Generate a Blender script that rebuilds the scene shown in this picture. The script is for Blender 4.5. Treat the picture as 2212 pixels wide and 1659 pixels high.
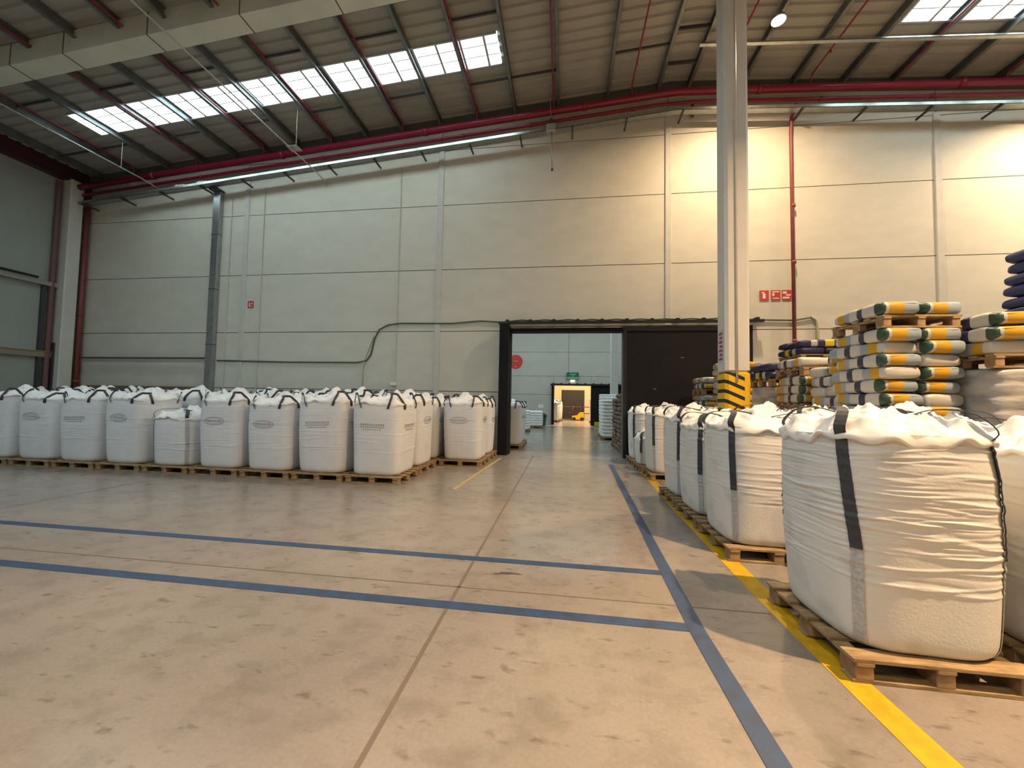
import bpy, math, random
import numpy as np
from mathutils import Matrix, Vector, noise
C = bpy.context.scene.collection
for o in list(bpy.data.objects): bpy.data.objects.remove(o)
PI = math.pi
W_, H_ = 2212, 1659

# ------------------------------------------------------------------ camera
cam_d = bpy.data.cameras.new('camera'); cam = bpy.data.objects.new('camera', cam_d); C.objects.link(cam)
cam_d.sensor_fit = 'HORIZONTAL'; cam_d.sensor_width = 36.0; cam_d.lens = 825.0 / W_ * 36.0
cam_d.clip_start = 0.05; cam_d.clip_end = 200
M = [[0.9907481691361772, -0.012865624350748527, 0.135101965431219],
     [0.134379992308607, -0.04619312235608366, -0.9898526219160784],
     [0.018975853615887456, 0.9988496739535242, -0.044036868899674286]]
m4 = Matrix.Identity(4)
for i in range(3):
    for j in range(3): m4[i][j] = M[i][j]
m4.translation = Vector((0, 0, 1.6))
cam.matrix_world = m4
bpy.context.scene.camera = cam

# ------------------------------------------------------------------ world and exposure
wd = bpy.data.worlds.new('sky'); bpy.context.scene.world = wd; wd.use_nodes = True
bg = wd.node_tree.nodes['Background']; bg.inputs[0].default_value = (0.75, 0.88, 1.0, 1); bg.inputs[1].default_value = 1.0
vs = bpy.context.scene.view_settings
vs.view_transform = 'Standard'; vs.look = 'None'; vs.gamma = 1.0; vs.use_curve_mapping = False
vs.exposure = 0.30
SKY_STRENGTH = 8.0          # glow of the unseen roof sheets added to light the hall
LAMP_POWER = 520.0          # each high bay lamp
LAMP_COL = (1.0, 0.70, 0.42)
def lamp_light(x, y, z, power=LAMP_POWER, col=LAMP_COL, size=0.26, parent=None):
    l = bpy.data.lights.new('lamp_beam', 'AREA'); l.shape = 'DISK'; l.size = size; l.energy = power; l.color = col
    l.spread = PI
    o = bpy.data.objects.new('lamp_beam', l); C.objects.link(o)
    if parent: o.parent = parent; o.location = (0, 0, z)
    else: o.location = (x, y, z)
    return o

# ------------------------------------------------------------------ helpers
class MB:
    def __init__(s): s.v = []; s.f = []
    def add(s, vs_, fs):
        b = len(s.v); s.v += [tuple(map(float, p)) for p in vs_]; s.f += [tuple(b + int(i) for i in f) for f in fs]; return s
    def box(s, x0, x1, y0, y1, z0, z1, bev=0.0):
        if bev <= 0:
            P = [(x, y, z) for z in (z0, z1) for y in (y0, y1) for x in (x0, x1)]
            return s.add(P, [(0, 2, 3, 1), (4, 5, 7, 6), (0, 1, 5, 4), (2, 6, 7, 3), (0, 4, 6, 2), (1, 3, 7, 5)])
        b = bev   # chamfered vertical edges and a small top/bottom chamfer
        ring = lambda i, z: [(x0 + i + b, y0 + i, z), (x1 - i - b, y0 + i, z), (x1 - i, y0 + i + b, z), (x1 - i, y1 - i - b, z),
                             (x1 - i - b, y1 - i, z), (x0 + i + b, y1 - i, z), (x0 + i, y1 - i - b, z), (x0 + i, y0 + i + b, z)]
        c = min(b, (z1 - z0) * .3) * .6
        R_ = [ring(c, z0), ring(0, z0 + c), ring(0, z1 - c), ring(c, z1)]
        P = [p for r in R_ for p in r]; F = [tuple(range(7, -1, -1)), tuple(range(24, 32))]
        for k in range(3):
            for i in range(8): F.append((k * 8 + i, k * 8 + (i + 1) % 8, (k + 1) * 8 + (i + 1) % 8, (k + 1) * 8 + i))
        return s.add(P, F)
    def tube(s, pts, r, n=12, cap=True):
        pts = [Vector(p) for p in pts]; rr = r if hasattr(r, '__len__') else [r] * len(pts)
        rings = []; prev = None
        for i, p in enumerate(pts):
            d = (pts[min(i + 1, len(pts) - 1)] - pts[max(i - 1, 0)]).normalized()
            if prev is None:
                up = Vector((0, 0, 1)) if abs(d.z) < .9 else Vector((1, 0, 0))
                a = d.cross(up).normalized()
            else:
                a = (prev - d * prev.dot(d)).normalized()
            prev = a; b = d.cross(a)
            rings.append([p + (a * math.cos(2 * PI * k / n) + b * math.sin(2 * PI * k / n)) * rr[i] for k in range(n)])
        P = [q for r_ in rings for q in r_]; F = []
        for i in range(len(pts) - 1):
            for k in range(n): F.append((i * n + k, i * n + (k + 1) % n, (i + 1) * n + (k + 1) % n, (i + 1) * n + k))
        if cap: F.append(tuple(range(n - 1, -1, -1))); F.append(tuple(range((len(pts) - 1) * n, len(pts) * n)))
        return s.add(P, F)
    def ribbon(s, pts, side, w, t, nrm=None):
        """flat strap with thickness: pts centre line, side = width direction (vector or list), t thickness along nrm"""
        n = len(pts); P = []
        for i, p in enumerate(pts):
            p = Vector(p); sd = Vector(side[i] if isinstance(side, list) else side).normalized()
            d = (Vector(pts[min(i + 1, n - 1)]) - Vector(pts[max(i - 1, 0)])).normalized()
            nn = d.cross(sd).normalized()
            P += [p - sd * w / 2 - nn * t / 2, p + sd * w / 2 - nn * t / 2, p + sd * w / 2 + nn * t / 2, p - sd * w / 2 + nn * t / 2]
        F = [(3, 2, 1, 0), tuple(range(4 * n - 4, 4 * n))]
        for i in range(n - 1):
            for k in range(4): F.append((i * 4 + k, i * 4 + (k + 1) % 4, i * 4 + 4 + (k + 1) % 4, i * 4 + 4 + k))
        return s.add(P, F)
    def slab(s, p0, p1, y0, y1, h):
        """sloping bar in the XZ plane from p0=(x,z top) to p1, depth y0..y1, height h below the top"""
        (xa, za), (xb, zb) = p0, p1
        P = [(xa, y0, za - h), (xb, y0, zb - h), (xb, y1, zb - h), (xa, y1, za - h), (xa, y0, za), (xb, y0, zb), (xb, y1, zb), (xa, y1, za)]
        return s.add(P, [(0, 3, 2, 1), (4, 5, 6, 7), (0, 1, 5, 4), (1, 2, 6, 5), (2, 3, 7, 6), (3, 0, 4, 7)])
    def build(s, name, mat, parent=None, smooth=False, kind=None):
        me = bpy.data.meshes.new(name); me.from_pydata(s.v, [], s.f); me.update()
        if smooth: me.polygons.foreach_set('use_smooth', [True] * len(me.polygons))
        if mat: me.materials.append(mat)
        o = bpy.data.objects.new(name, me); C.objects.link(o)
        if parent: o.parent = parent
        if kind: o['kind'] = kind
        return o
def gridmesh(P, closed=True):
    """P array rows x cols x 3 -> MB"""
    r, c, _ = P.shape; F = []
    for i in range(r - 1):
        for k in range(c if closed else c - 1):
            k2 = (k + 1) % c; F.append((i * c + k, i * c + k2, (i + 1) * c + k2, (i + 1) * c + k))
    m = MB(); m.v = [tuple(map(float, p)) for p in P.reshape(-1, 3)]; m.f = F; return m
def tag(o, label=None, cat=None, group=None, kind=None):
    if label: o['label'] = label
    if cat: o['category'] = cat
    if group: o['group'] = group
    if kind: o['kind'] = kind
    return o
def thing(name, label, cat, loc=(0, 0, 0), rz=0, group=None, scale=None):
    o = bpy.data.objects.new(name, None); C.objects.link(o); o.location = loc; o.rotation_euler = (0, 0, rz)
    o.empty_display_size = .2
    if scale: o.scale = scale
    return tag(o, label, cat, group)
KIDS = {}
def copy_tree(o, parent=None):
    c = o.copy(); C.objects.link(c)
    c.parent = parent
    for ch in KIDS.get(o.name, []): copy_tree(ch, c)
    return c
def reg(root):
    for o in bpy.data.objects:
        if o.parent == root: KIDS.setdefault(root.name, []).append(o); reg(o)

# ------------------------------------------------------------------ materials
def mat(name, col, rough=.6, metal=0.0, var=0.0, scale=6.0, bump=0.0, bscale=30.0, col2=None, spec=.5, trans=0.0, stretch=(1, 1, 1), emis=None, rvar=0.0, detail=4):
    m = bpy.data.materials.new(name); m.use_nodes = True; nt = m.node_tree; N = nt.nodes; L = nt.links
    b = N['Principled BSDF']; b.inputs['Base Color'].default_value = (*col, 1); b.inputs['Roughness'].default_value = rough
    b.inputs['Metallic'].default_value = metal; b.inputs['Specular IOR Level'].default_value = spec
    tc = N.new('ShaderNodeTexCoord'); mp = N.new('ShaderNodeMapping'); L.new(tc.outputs['Object'], mp.inputs[0]); mp.inputs['Scale'].default_value = stretch
    if var or col2:
        n = N.new('ShaderNodeTexNoise'); n.inputs['Scale'].default_value = scale; n.inputs['Detail'].default_value = detail; L.new(mp.outputs[0], n.inputs['Vector'])
        r = N.new('ShaderNodeValToRGB'); c2 = col2 or tuple(max(0, c * (1 - var)) for c in col)
        r.color_ramp.elements[0].position = .35; r.color_ramp.elements[1].position = .65
        r.color_ramp.elements[0].color = (*c2, 1); r.color_ramp.elements[1].color = (*col, 1)
        L.new(n.outputs['Fac'], r.inputs[0]); L.new(r.outputs[0], b.inputs['Base Color'])
        if rvar:
            mr = N.new('ShaderNodeMapRange'); mr.inputs['To Min'].default_value = rough - rvar; mr.inputs['To Max'].default_value = rough + rvar
            L.new(n.outputs['Fac'], mr.inputs[0]); L.new(mr.outputs[0], b.inputs['Roughness'])
    if bump:
        n2 = N.new('ShaderNodeTexNoise'); n2.inputs['Scale'].default_value = bscale; n2.inputs['Detail'].default_value = 5; L.new(mp.outputs[0], n2.inputs['Vector'])
        bp = N.new('ShaderNodeBump'); bp.inputs['Strength'].default_value = bump; bp.inputs['Distance'].default_value = .02
        L.new(n2.outputs['Fac'], bp.inputs['Height']); L.new(bp.outputs[0], b.inputs['Normal'])
    if emis:
        b.inputs['Emission Color'].default_value = (*emis[0], 1); b.inputs['Emission Strength'].default_value = emis[1]
    return m
def stripes_mat():
    m = mat('hazard_stripes', (.8, .5, .01), .55); nt = m.node_tree; N = nt.nodes; L = nt.links; b = N['Principled BSDF']
    tc = N.new('ShaderNodeTexCoord'); sp = N.new('ShaderNodeSeparateXYZ'); L.new(tc.outputs['Object'], sp.inputs[0])
    a = N.new('ShaderNodeMath'); a.operation = 'MULTIPLY_ADD'; a.inputs[1].default_value = .45; L.new(sp.outputs[0], a.inputs[0]); L.new(sp.outputs[2], a.inputs[2])
    f = N.new('ShaderNodeMath'); f.operation = 'MODULO'; f.inputs[1].default_value = .172; L.new(a.outputs[0], f.inputs[0])
    g = N.new('ShaderNodeMath'); g.operation = 'LESS_THAN'; g.inputs[1].default_value = .065; L.new(f.outputs[0], g.inputs[0])
    h = N.new('ShaderNodeMath'); h.operation = 'LESS_THAN'; h.inputs[1].default_value = .1; L.new(sp.outputs[0], h.inputs[0])
    k = N.new('ShaderNodeMath'); k.operation = 'MULTIPLY'; L.new(g.outputs[0], k.inputs[0]); L.new(h.outputs[0], k.inputs[1])
    mx = N.new('ShaderNodeMix'); mx.data_type = 'RGBA'; mx.inputs[6].default_value = (.78, .47, .01, 1); mx.inputs[7].default_value = (.012, .012, .014, 1)
    L.new(k.outputs[0], mx.inputs[0]); L.new(mx.outputs[2], b.inputs['Base Color']); return m
def floor_mat():
    m = mat('polished_concrete', (.33, .31, .275), .3); nt = m.node_tree; N = nt.nodes; L = nt.links; b = N['Principled BSDF']
    tc = N.new('ShaderNodeTexCoord')
    def noise(sc, det, st=(1, 1, 1), rough=.5):
        mp = N.new('ShaderNodeMapping'); mp.inputs['Scale'].default_value = st; L.new(tc.outputs['Object'], mp.inputs[0])
        n = N.new('ShaderNodeTexNoise'); n.inputs['Scale'].default_value = sc; n.inputs['Detail'].default_value = det; n.inputs['Roughness'].default_value = rough
        L.new(mp.outputs[0], n.inputs['Vector']); return n.outputs['Fac']
    def ramp(src, p0, c0, p1, c1):
        r = N.new('ShaderNodeValToRGB'); e = r.color_ramp.elements; e[0].position = p0; e[1].position = p1; e[0].color = (*c0, 1); e[1].color = (*c1, 1)
        L.new(src, r.inputs[0]); return r.outputs[0]
    def mul(a, b_, fac=1.0):
        x = N.new('ShaderNodeMix'); x.data_type = 'RGBA'; x.blend_type = 'MULTIPLY'; x.inputs[0].default_value = fac; L.new(a, x.inputs[6]); L.new(b_, x.inputs[7]); return x.outputs[2]
    base = ramp(noise(.7, 5), .3, (.250, .220, .188), .7, (.325, .288, .247))
    mid = ramp(noise(3.2, 6, (1, 1.3, 1), .6), .32, (.74, .73, .71), .52, (1, 1, 1))
    fine = ramp(noise(9, 5, (.6, 1.4, 1), .55), .30, (.62, .60, .57), .40, (1, 1, 1))
    grit = ramp(noise(45, 3), .3, (.93, .93, .93), .7, (1.04, 1.04, 1.04))
    c = mul(mul(mul(base, mid, .75), fine, .9), grit)
    L.new(c, b.inputs['Base Color'])
    mr = N.new('ShaderNodeMapRange'); mr.inputs['To Min'].default_value = .14; mr.inputs['To Max'].default_value = .32; L.new(noise(2.2, 5), mr.inputs[0]); L.new(mr.outputs[0], b.inputs['Roughness'])
    bp = N.new('ShaderNodeBump'); bp.inputs['Strength'].default_value = .04; bp.inputs['Distance'].default_value = .01; L.new(noise(14, 4), bp.inputs['Height']); L.new(bp.outputs[0], b.inputs['Normal'])
    return m
def sack_mat(name, base, bands):
    """woven sack whose print sits in bands along its length (object X) on sides and ends"""
    m = mat(name, base, .42, spec=.45); nt = m.node_tree; N = nt.nodes; L = nt.links; b = N['Principled BSDF']
    tc = N.new('ShaderNodeTexCoord'); sp = N.new('ShaderNodeSeparateXYZ'); L.new(tc.outputs['Object'], sp.inputs[0])
    def rng(sock, lo, hi):
        a = N.new('ShaderNodeMath'); a.operation = 'GREATER_THAN'; a.inputs[1].default_value = lo; L.new(sock, a.inputs[0])
        c = N.new('ShaderNodeMath'); c.operation = 'LESS_THAN'; c.inputs[1].default_value = hi; L.new(sock, c.inputs[0])
        d = N.new('ShaderNodeMath'); d.operation = 'MULTIPLY'; L.new(a.outputs[0], d.inputs[0]); L.new(c.outputs[0], d.inputs[1]); return d.outputs[0]
    cur = None
    for (x0, x1, y0, y1, col) in bands:
        u = N.new('ShaderNodeMath'); u.operation = 'MULTIPLY'; L.new(rng(sp.outputs[0], x0, x1), u.inputs[0]); L.new(rng(sp.outputs[1], y0, y1), u.inputs[1])
        mx = N.new('ShaderNodeMix'); mx.data_type = 'RGBA'; L.new(u.outputs[0], mx.inputs[0]); mx.inputs[7].default_value = (*col, 1)
        if cur is None: mx.inputs[6].default_value = (*base, 1)
        else: L.new(cur, mx.inputs[6])
        cur = mx.outputs[2]
    L.new(cur, b.inputs['Base Color']); return m

M_wall = mat('painted_panel', (.61, .585, .495), .55, var=.07, scale=1.6, bump=.12, bscale=26, detail=6, stretch=(1, 1, 2.2))
M_wall_room = mat('grey_panel', (.50, .485, .43), .6, var=.08, scale=1.2)
M_wall_warm = mat('yellowish_panel', (.66, .57, .36), .6, var=.05)
M_joint = mat('panel_joint', (.13, .12, .10), .8)
M_pilaster = mat('pilaster_paint', (.55, .54, .49), .55, var=.08, scale=5)
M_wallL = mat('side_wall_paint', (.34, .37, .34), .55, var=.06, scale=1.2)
M_floor = floor_mat()
M_deck = mat('roof_sheet', (.36, .35, .31), .6, var=.12, scale=1.3, detail=5)
M_purlin = mat('galvanised_purlin', (.22, .24, .24), .42, .55, var=.25, scale=4)
M_strut = mat('dark_strut', (.05, .05, .055), .5)
M_girder = mat('girder_coating', (.64, .66, .58), .55, var=.12, scale=1.5, bump=.1, bscale=8)
M_seam = mat('girder_seam', (.10, .10, .09), .7)
M_red = mat('red_pipe_paint', (.25, .010, .035), .3, var=.15, scale=5)
M_redold = mat('dull_red_pipe', (.24, .055, .045), .45, var=.15, scale=5)
M_maroon = mat('maroon_steel', (.06, .012, .02), .5)
M_galv = mat('galvanised_tray', (.42, .45, .45), .28, .8, var=.2, scale=9)
M_wire = mat('grey_conduit', (.45, .45, .43), .4, .3)
M_black = mat('black_gate_paint', (.008, .007, .0085), .75, var=.2, scale=2, spec=.25)
M_blackmetal = mat('black_rail_steel', (.01, .01, .011), .4)
M_zinc = mat('pale_rail', (.35, .34, .31), .4, .3)
M_cable = mat('green_cable', (.05, .09, .05), .5)
M_cable2 = mat('pale_green_conduit', (.38, .42, .28), .5)
M_column = mat('column_paint', (.66, .65, .60), .5, var=.06, scale=3)
M_stripe = stripes_mat()
M_blue = mat('blue_floor_paint', (.035, .075, .165), .45, var=.3, scale=9, rvar=.1, col2=(.035, .055, .10))
M_yellow = mat('yellow_floor_paint', (.66, .40, .015), .45, var=.25, scale=8)
M_yellow_worn = mat('worn_yellow_floor_paint', (.55, .42, .08), .45, col2=(.36, .30, .12), scale=8)
M_bag = mat('woven_white_fabric', (.76, .775, .79), .5, var=.05, scale=5, bump=.10, bscale=60, spec=.35)
M_bag2 = mat('woven_grey_white_fabric', (.70, .70, .68), .5, col2=(.50, .49, .47), scale=2.6, bump=.12, bscale=60, spec=.35, detail=2)
nt = M_bag2.node_tree
for n_ in nt.nodes:
    if n_.type == 'VALTORGB': n_.color_ramp.elements[0].position = .25; n_.color_ramp.elements[1].position = .42
M_cover = mat('thin_white_cover', (.84, .84, .82), .5, var=.04, scale=6, bump=.15, bscale=22, spec=.35)
M_strap = mat('dark_webbing', (.045, .052, .065), .6, var=.3, scale=40)
M_seamw = mat('pale_webbing', (.50, .52, .54), .6, var=.3, scale=40)
M_print = mat('faded_print_ink', (.34, .36, .39), .6)
M_wood = mat('pallet_wood', (.40, .28, .14), .7, col2=(.22, .145, .07), scale=7, stretch=(1, 5, 5), bump=.2, bscale=30)
M_woodd = mat('pallet_block_wood', (.36, .235, .12), .75, col2=(.22, .135, .07), scale=9)
M_wrap = mat('stretch_wrapped_load', (.48, .47, .44), .3, col2=(.27, .28, .29), scale=3, stretch=(1, 1, 3), bump=.5, bscale=7, spec=.6)
M_brown = mat('brown_paper_sack', (.20, .13, .09), .7, col2=(.11, .075, .055), scale=5)
M_sackW = sack_mat('white_sack_yellow_print', (.50, .49, .46), [
    (-.5, -.24, -1, -.03, (.27, .33, .38)), (-.5, -.24, -.03, .12, (.50, .29, .02)), (-.5, -.30, .15, 1, (.03, .07, .045)),
    (.20, .32, -1, 1, (.50, .29, .02)), (.11, .20, -1, 1, (.27, .33, .38)), (-.12, -.03, -1, 1, (.03, .035, .07))])
M_sackN = sack_mat('navy_sack_yellow_spot', (.025, .025, .085), [(.0, .14, -1, 1, (.60, .48, .03)), (-.22, -.12, -1, 1, (.45, .45, .47))])
M_sackB = sack_mat('blue_sack', (.035, .05, .15), [(-.05, .12, -1, 1, (.04, .14, .17)), (-.3, -.2, -1, 1, (.03, .03, .06))])
M_signred = mat('red_sign', (.55, .05, .035), .4)
M_signwhite = mat('white_sign_mark', (.75, .73, .68), .5)
M_signgreen = mat('green_sign', (.0, .16, .07), .4)
M_lens = mat('lamp_glass', (.9, .8, .6), .4, emis=((1.0, .86, .66), 60.0))
M_skylight = mat('translucent_roof_sheet', (.8, .85, .85), .5, emis=((.80, .97, 1.06), SKY_STRENGTH))
M_skyfar = mat('translucent_roof_sheet_dim', (.8, .85, .85), .5, emis=((.78, .96, 1.0), 6.6))  # same sheet, glow lowered so the strips in view do not burn out
M_orange = mat('yellow_truck_paint', (.85, .38, .01), .35)
M_rubber = mat('black_rubber', (.015, .015, .015), .7)
M_paper = mat('white_paper', (.75, .77, .78), .6)
M_rack = mat('brown_rail_paint', (.18, .11, .06), .6)

# ------------------------------------------------------------------ dimensions
D = 11.5                      # far wall
XL, XR, YB, YE = -17.6, 22.0, -12.0, 38.0
XRD = 3.1                     # ridge
def zr(x): return 11.15 - .08 * abs(x - XRD)

# ------------------------------------------------------------------ floor
f = MB(); f.box(XL - .3, XR + .3, YB - .3, YE + 1, -.3, 0); f.build('floor', M_floor, kind='structure')
def strip(name, pts, w, m, z=.003):
    mb = MB()
    n = len(pts); L_ = []; R_ = []
    for i, p in enumerate(pts):
        a = Vector(pts[max(i - 1, 0)]); b = Vector(pts[min(i + 1, n - 1)]); d = (b - a).normalized(); q = Vector((-d.y, d.x)) * w / 2
        L_.append((p[0] + q.x, p[1] + q.y)); R_.append((p[0] - q.x, p[1] - q.y))
    P = [(x, y, z) for x, y in L_ + R_] + [(x, y, 0.0005) for x, y in L_ + R_]
    F = []
    for i in range(n - 1):
        F.append((n + i, n + i + 1, i + 1, i)); F.append((2 * n + i, i, i + 1, 2 * n + i + 1)); F.append((3 * n + i, 3 * n + i + 1, n + i + 1, n + i))
    mb.add(P, F); return mb.build(name, m)
tag(strip('floor_marking', [(XL + .1, 3.87), (.95, 3.85)], .1, M_blue), 'blue painted floor line across the hall, the one nearer the bulk bags', 'floor line', 'blue floor lines')
tag(strip('floor_marking', [(XL + .1, 2.97), (.93, 2.96)], .105, M_blue), 'blue painted floor line across the hall, the one nearer the camera', 'floor line', 'blue floor lines')
tag(strip('floor_marking', [(1.22, 10.2), (1.12, 7.5), (1.0, 4.3), (.955, 2.9), (.965, 2.0), (1.0, .2), (1.0, -6)], .115, M_blue, z=.0045), 'long blue floor line running from the gate towards the camera', 'floor line', 'blue floor lines')
tag(strip('floor_marking', [(1.93, 10.6), (1.74, 6.0), (1.69, 3.5), (1.70, 2.4), (1.72, 1.0), (1.75, -6)], .17, M_yellow), 'yellow painted floor line along the pallets on the right', 'floor line', 'yellow floor lines')
tag(strip('floor_marking', [(-1.72, 10.6), (-1.93, 6.7)], .07, M_yellow_worn), 'thin worn yellow floor line beside the left bag block', 'floor line', 'yellow floor lines')
strip('trim_1', [(-.87, -8), (-.87, D)], .028, mat('joint_filler', (.16, .13, .095), .7), z=.0015)['kind'] = 'structure'
strip('trim_2', [(XL + .1, 3.22), (XR - .1, 3.3)], .014, mat('thin_joint', (.15, .12, .09), .7), z=.0015)['kind'] = 'structure'
strip('trim_3', [(XL + .1, 10.85), (XR - .1, 10.95)], .02, mat('thin_joint_b', (.13, .12, .10), .7), z=.0015)['kind'] = 'structure'
strip('trim_4', [(-7.6, -8), (-7.6, D)], .014, mat('thin_joint_c', (.17, .15, .12), .7), z=.0015)['kind'] = 'structure'
# dark stain and scuffs with their own shape
def blot(name, cx, cy, rx, ry, rot, seed, m, label):
    rnd = random.Random(seed); n = 40; P = [(0, 0, .0035)]; F = []
    for i in range(n):
        a = 2 * PI * i / n; k = 1 + .35 * math.sin(3 * a + seed) + .22 * math.sin(7 * a + 2 * seed) + rnd.uniform(-.15, .15)
        x, y = rx * k * math.cos(a), ry * k * math.sin(a); P.append((x * math.cos(rot) - y * math.sin(rot), x * math.sin(rot) + y * math.cos(rot), .0022))
        F.append((0, 1 + i, 1 + (i + 1) % n))
    P[0] = (0, 0, .0022)
    o = MB().add(P, F).build(name, m); o.location = (cx, cy, 0); return tag(o, label, 'stain')
M_stain = mat('tyre_scuff', (.07, .085, .095), .5)
blot('floor_stain', -.50, 3.58, .11, .022, .15, 3, M_stain, 'small dark scuff on the floor between the two blue lines')

# ------------------------------------------------------------------ far wall: precast panels with open joints
JZ = [0.0, 1.86, 3.74, 5.70, 7.78, 9.58, 11.6]
BX = [XL, -10.86, -3.97, 2.96, 9.93, 17.0, XR]
wb = MB(); g = .011
for bi in range(len(BX) - 1):
    for zi in range(len(JZ) - 1):
        xa, xb = BX[bi], BX[bi + 1]; za, zb = JZ[zi], JZ[zi + 1]
        segs = [(xa, xb)]
        if bi == 2 and zi < 2: segs = [(xa, -1.66), (1.70, xb)]
        for (s0, s1) in segs: wb.box(s0 + g, s1 - g, D, D + .1, za + (g if zi else 0), zb - g)
wf = wb.build('wall_far', M_wall, kind='structure')
wj = MB()
wj.box(XL, -1.66, D + .02, D + .28, 0, 11.6).box(1.70, XR, D + .02, D + .28, 0, 11.6).box(-1.66, 1.70, D + .02, D + .28, 3.745, 11.6)
wj.build('trim_5', M_joint, kind='structure')
# back side of the far wall seen from nowhere; side, rear walls
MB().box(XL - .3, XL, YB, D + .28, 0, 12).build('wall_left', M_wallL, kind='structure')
MB().box(XR, XR + .3, YB, D + .28, 0, 12).build('wall_right', M_wall, kind='structure')
MB().box(XL - .3, XR + .3, YB - .3, YB, 0, 12).build('wall_back', M_wall, kind='structure')
n_tr = 6
for x in (-10.86, -3.97, 2.96, 9.93, 17.0):
    MB().box(x - .09, x + .09, D - .035, D + .02, 0, zr(x) - .95, .015).build('trim_%d' % n_tr, M_pilaster, kind='structure'); n_tr += 1
# thin tubes on the wall; the first two stand for faint grey lines
for x, z0, z1, m_, lab in ((-11.45, 1.6, 8.5, M_pilaster, 'thin grey vertical strip right beside the galvanised riser'),
                       (-10.2, .5, 8.7, M_pilaster, 'thin grey vertical strip just right of the red square sign'),
                       (-5.32, .5, 9.1, M_pilaster, 'thin grey vertical conduit above the dipping green cable')):
    tag(MB().tube([(x, D - .018, z0), (x, D - .018, z1)], .016, 8).build('conduit', m_), lab, 'conduit', 'thin wall conduits')

# ------------------------------------------------------------------ roof: ribbed sheet with skylight openings
PIT = .295
prof = [(0, 0), (.03, .05), (.09, .05), (.12, 0)]
SKYS = [(-14.55, -1.78, 8.92 , 3, 1), (7.72, XR, 8.78, 3, 2), (-14.55, -1.78, .6, 4, 3), (7.72, XR, .6, 3, 4), (-14.55, -1.78, -6.0, 3, 5)]  # last three are out of view, added to brighten the hall
base_y = 8.92 - PIT * 71
rb = MB()
ny = int((D + .3 - base_y) / PIT) + 1
for k in range(ny):
    ya = base_y + k * PIT
    pts = [(ya + a, b) for a, b in prof] + [(ya + PIT, 0)]
    for (x0, x1) in ((XL - .3, XRD), (XRD, XR + .3)):
        segs = [(x0, x1)]
        for (sx0, sx1, sy, cnt, _) in SKYS:
            ky = round((sy - base_y) / PIT)
            if ky <= k < ky + cnt:
                ns = []
                for a, b in segs:
                    if sx1 <= a or sx0 >= b: ns.append((a, b)); continue
                    if sx0 > a: ns.append((a, sx0))
                    if sx1 < b: ns.append((sx1, b))
                segs = ns
        for a, b in segs:
            P = []; n = len(pts)
            for x in (a, b):
                for (y, dz) in pts: P.append((x, y, zr(x) + dz))
            rb.add(P, [(i, i + 1, n + i + 1, n + i) for i in range(n - 1)])
rb.build('ceiling', M_deck, kind='structure')
for (sx0, sx1, sy, cnt, idx) in SKYS:
    ky = round((sy - base_y) / PIT); y0 = base_y + ky * PIT; y1 = y0 + PIT * cnt
    P = []; F = []; pts = []
    for k in range(cnt): pts += [(y0 + k * PIT + a, b) for a, b in prof]
    pts.append((y1, 0)); n = len(pts)
    for x in (sx0, sx1):
        for (y, dz) in pts: P.append((x, y, zr(x) + dz))
    w = MB().add(P, [(i, i + 1, n + i + 1, n + i) for i in range(n - 1)]).build('window_%d' % idx, M_skyfar if idx in (1, 2) else M_skylight, kind='structure')
    fr = MB()
    if idx in (1, 2):
        x = sx0 + .04
        fr.slab((sx0, zr(sx0) - .01), (min(sx1, XR), zr(min(sx1, XR)) - .01), y0 - .02, y0 + .02, .05)
        fr.slab((sx0, zr(sx0) - .01), (sx1, zr(sx1) - .01), y1 - .03, y1 + .01, .05)
        while x < sx1:
            fr.box(x - .03, x + .03, y0, y1, zr(x) - .06, zr(x) - .004); x += .62
        for k in range(cnt + 1): fr.slab((sx0, zr(sx0) - .004), (sx1, zr(sx1) - .004), y0 + k * PIT - .012, y0 + k * PIT + .012, .012)
        fr.build('window_frame', M_wire, w)

# ------------------------------------------------------------------ purlins, struts
PX = [-16.75, -15.35, -13.95, -12.6, -11.32, -10.13, -8.95, -7.76, -6.55, -5.32, -4.05, -2.85, -1.65, -.32, 1.15, 2.62, 3.55, 4.98, 6.32, 7.59, 8.83, 10.13, 11.3, 12.55, 13.8, 15.05, 16.3, 17.6, 18.9, 20.2]
ordn = ['first', 'second', 'third', 'fourth', 'fifth', 'sixth', 'seventh', 'eighth', 'ninth', 'tenth', 'eleventh', 'twelfth', 'thirteenth', 'fourteenth', 'fifteenth', 'sixteenth', 'seventeenth', 'eighteenth', 'nineteenth', 'twentieth', 'twenty-first', 'twenty-second', 'twenty-third', 'twenty-fourth', 'twenty-fifth', 'twenty-sixth', 'twenty-seventh', 'twenty-eighth', 'twenty-ninth', 'thirtieth']
nleft = 16
for i, x in enumerate(PX):
    zt = zr(x) - .012; s = 1 if x < XRD else -1
    mb = MB()
    mb.box(x - .005, x + .005, YB, D - .02, zt - .22, zt)                      # web
    xa, xb = (x, x + .075) if s > 0 else (x - .075, x)
    mb.box(xa, xb, YB, D - .02, zt - .22, zt - .208); mb.box(xa, xb, YB, D - .02, zt - .01, zt)
    lx = xb if s > 0 else xa
    mb.box(lx - .004, lx + .004, YB, D - .02, zt - .22, zt - .195)
    o = mb.build('roof_purlin', M_purlin)
    if x < XRD: lab = 'dark galvanised roof purlin, %s to the left of the roof ridge' % ordn[nleft - 1 - i]
    else: lab = 'dark galvanised roof purlin, %s to the right of the roof ridge' % ordn[i - nleft]
    tag(o, lab, 'purlin', 'galvanised purlins under the roof sheets')
ns = 0
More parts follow.
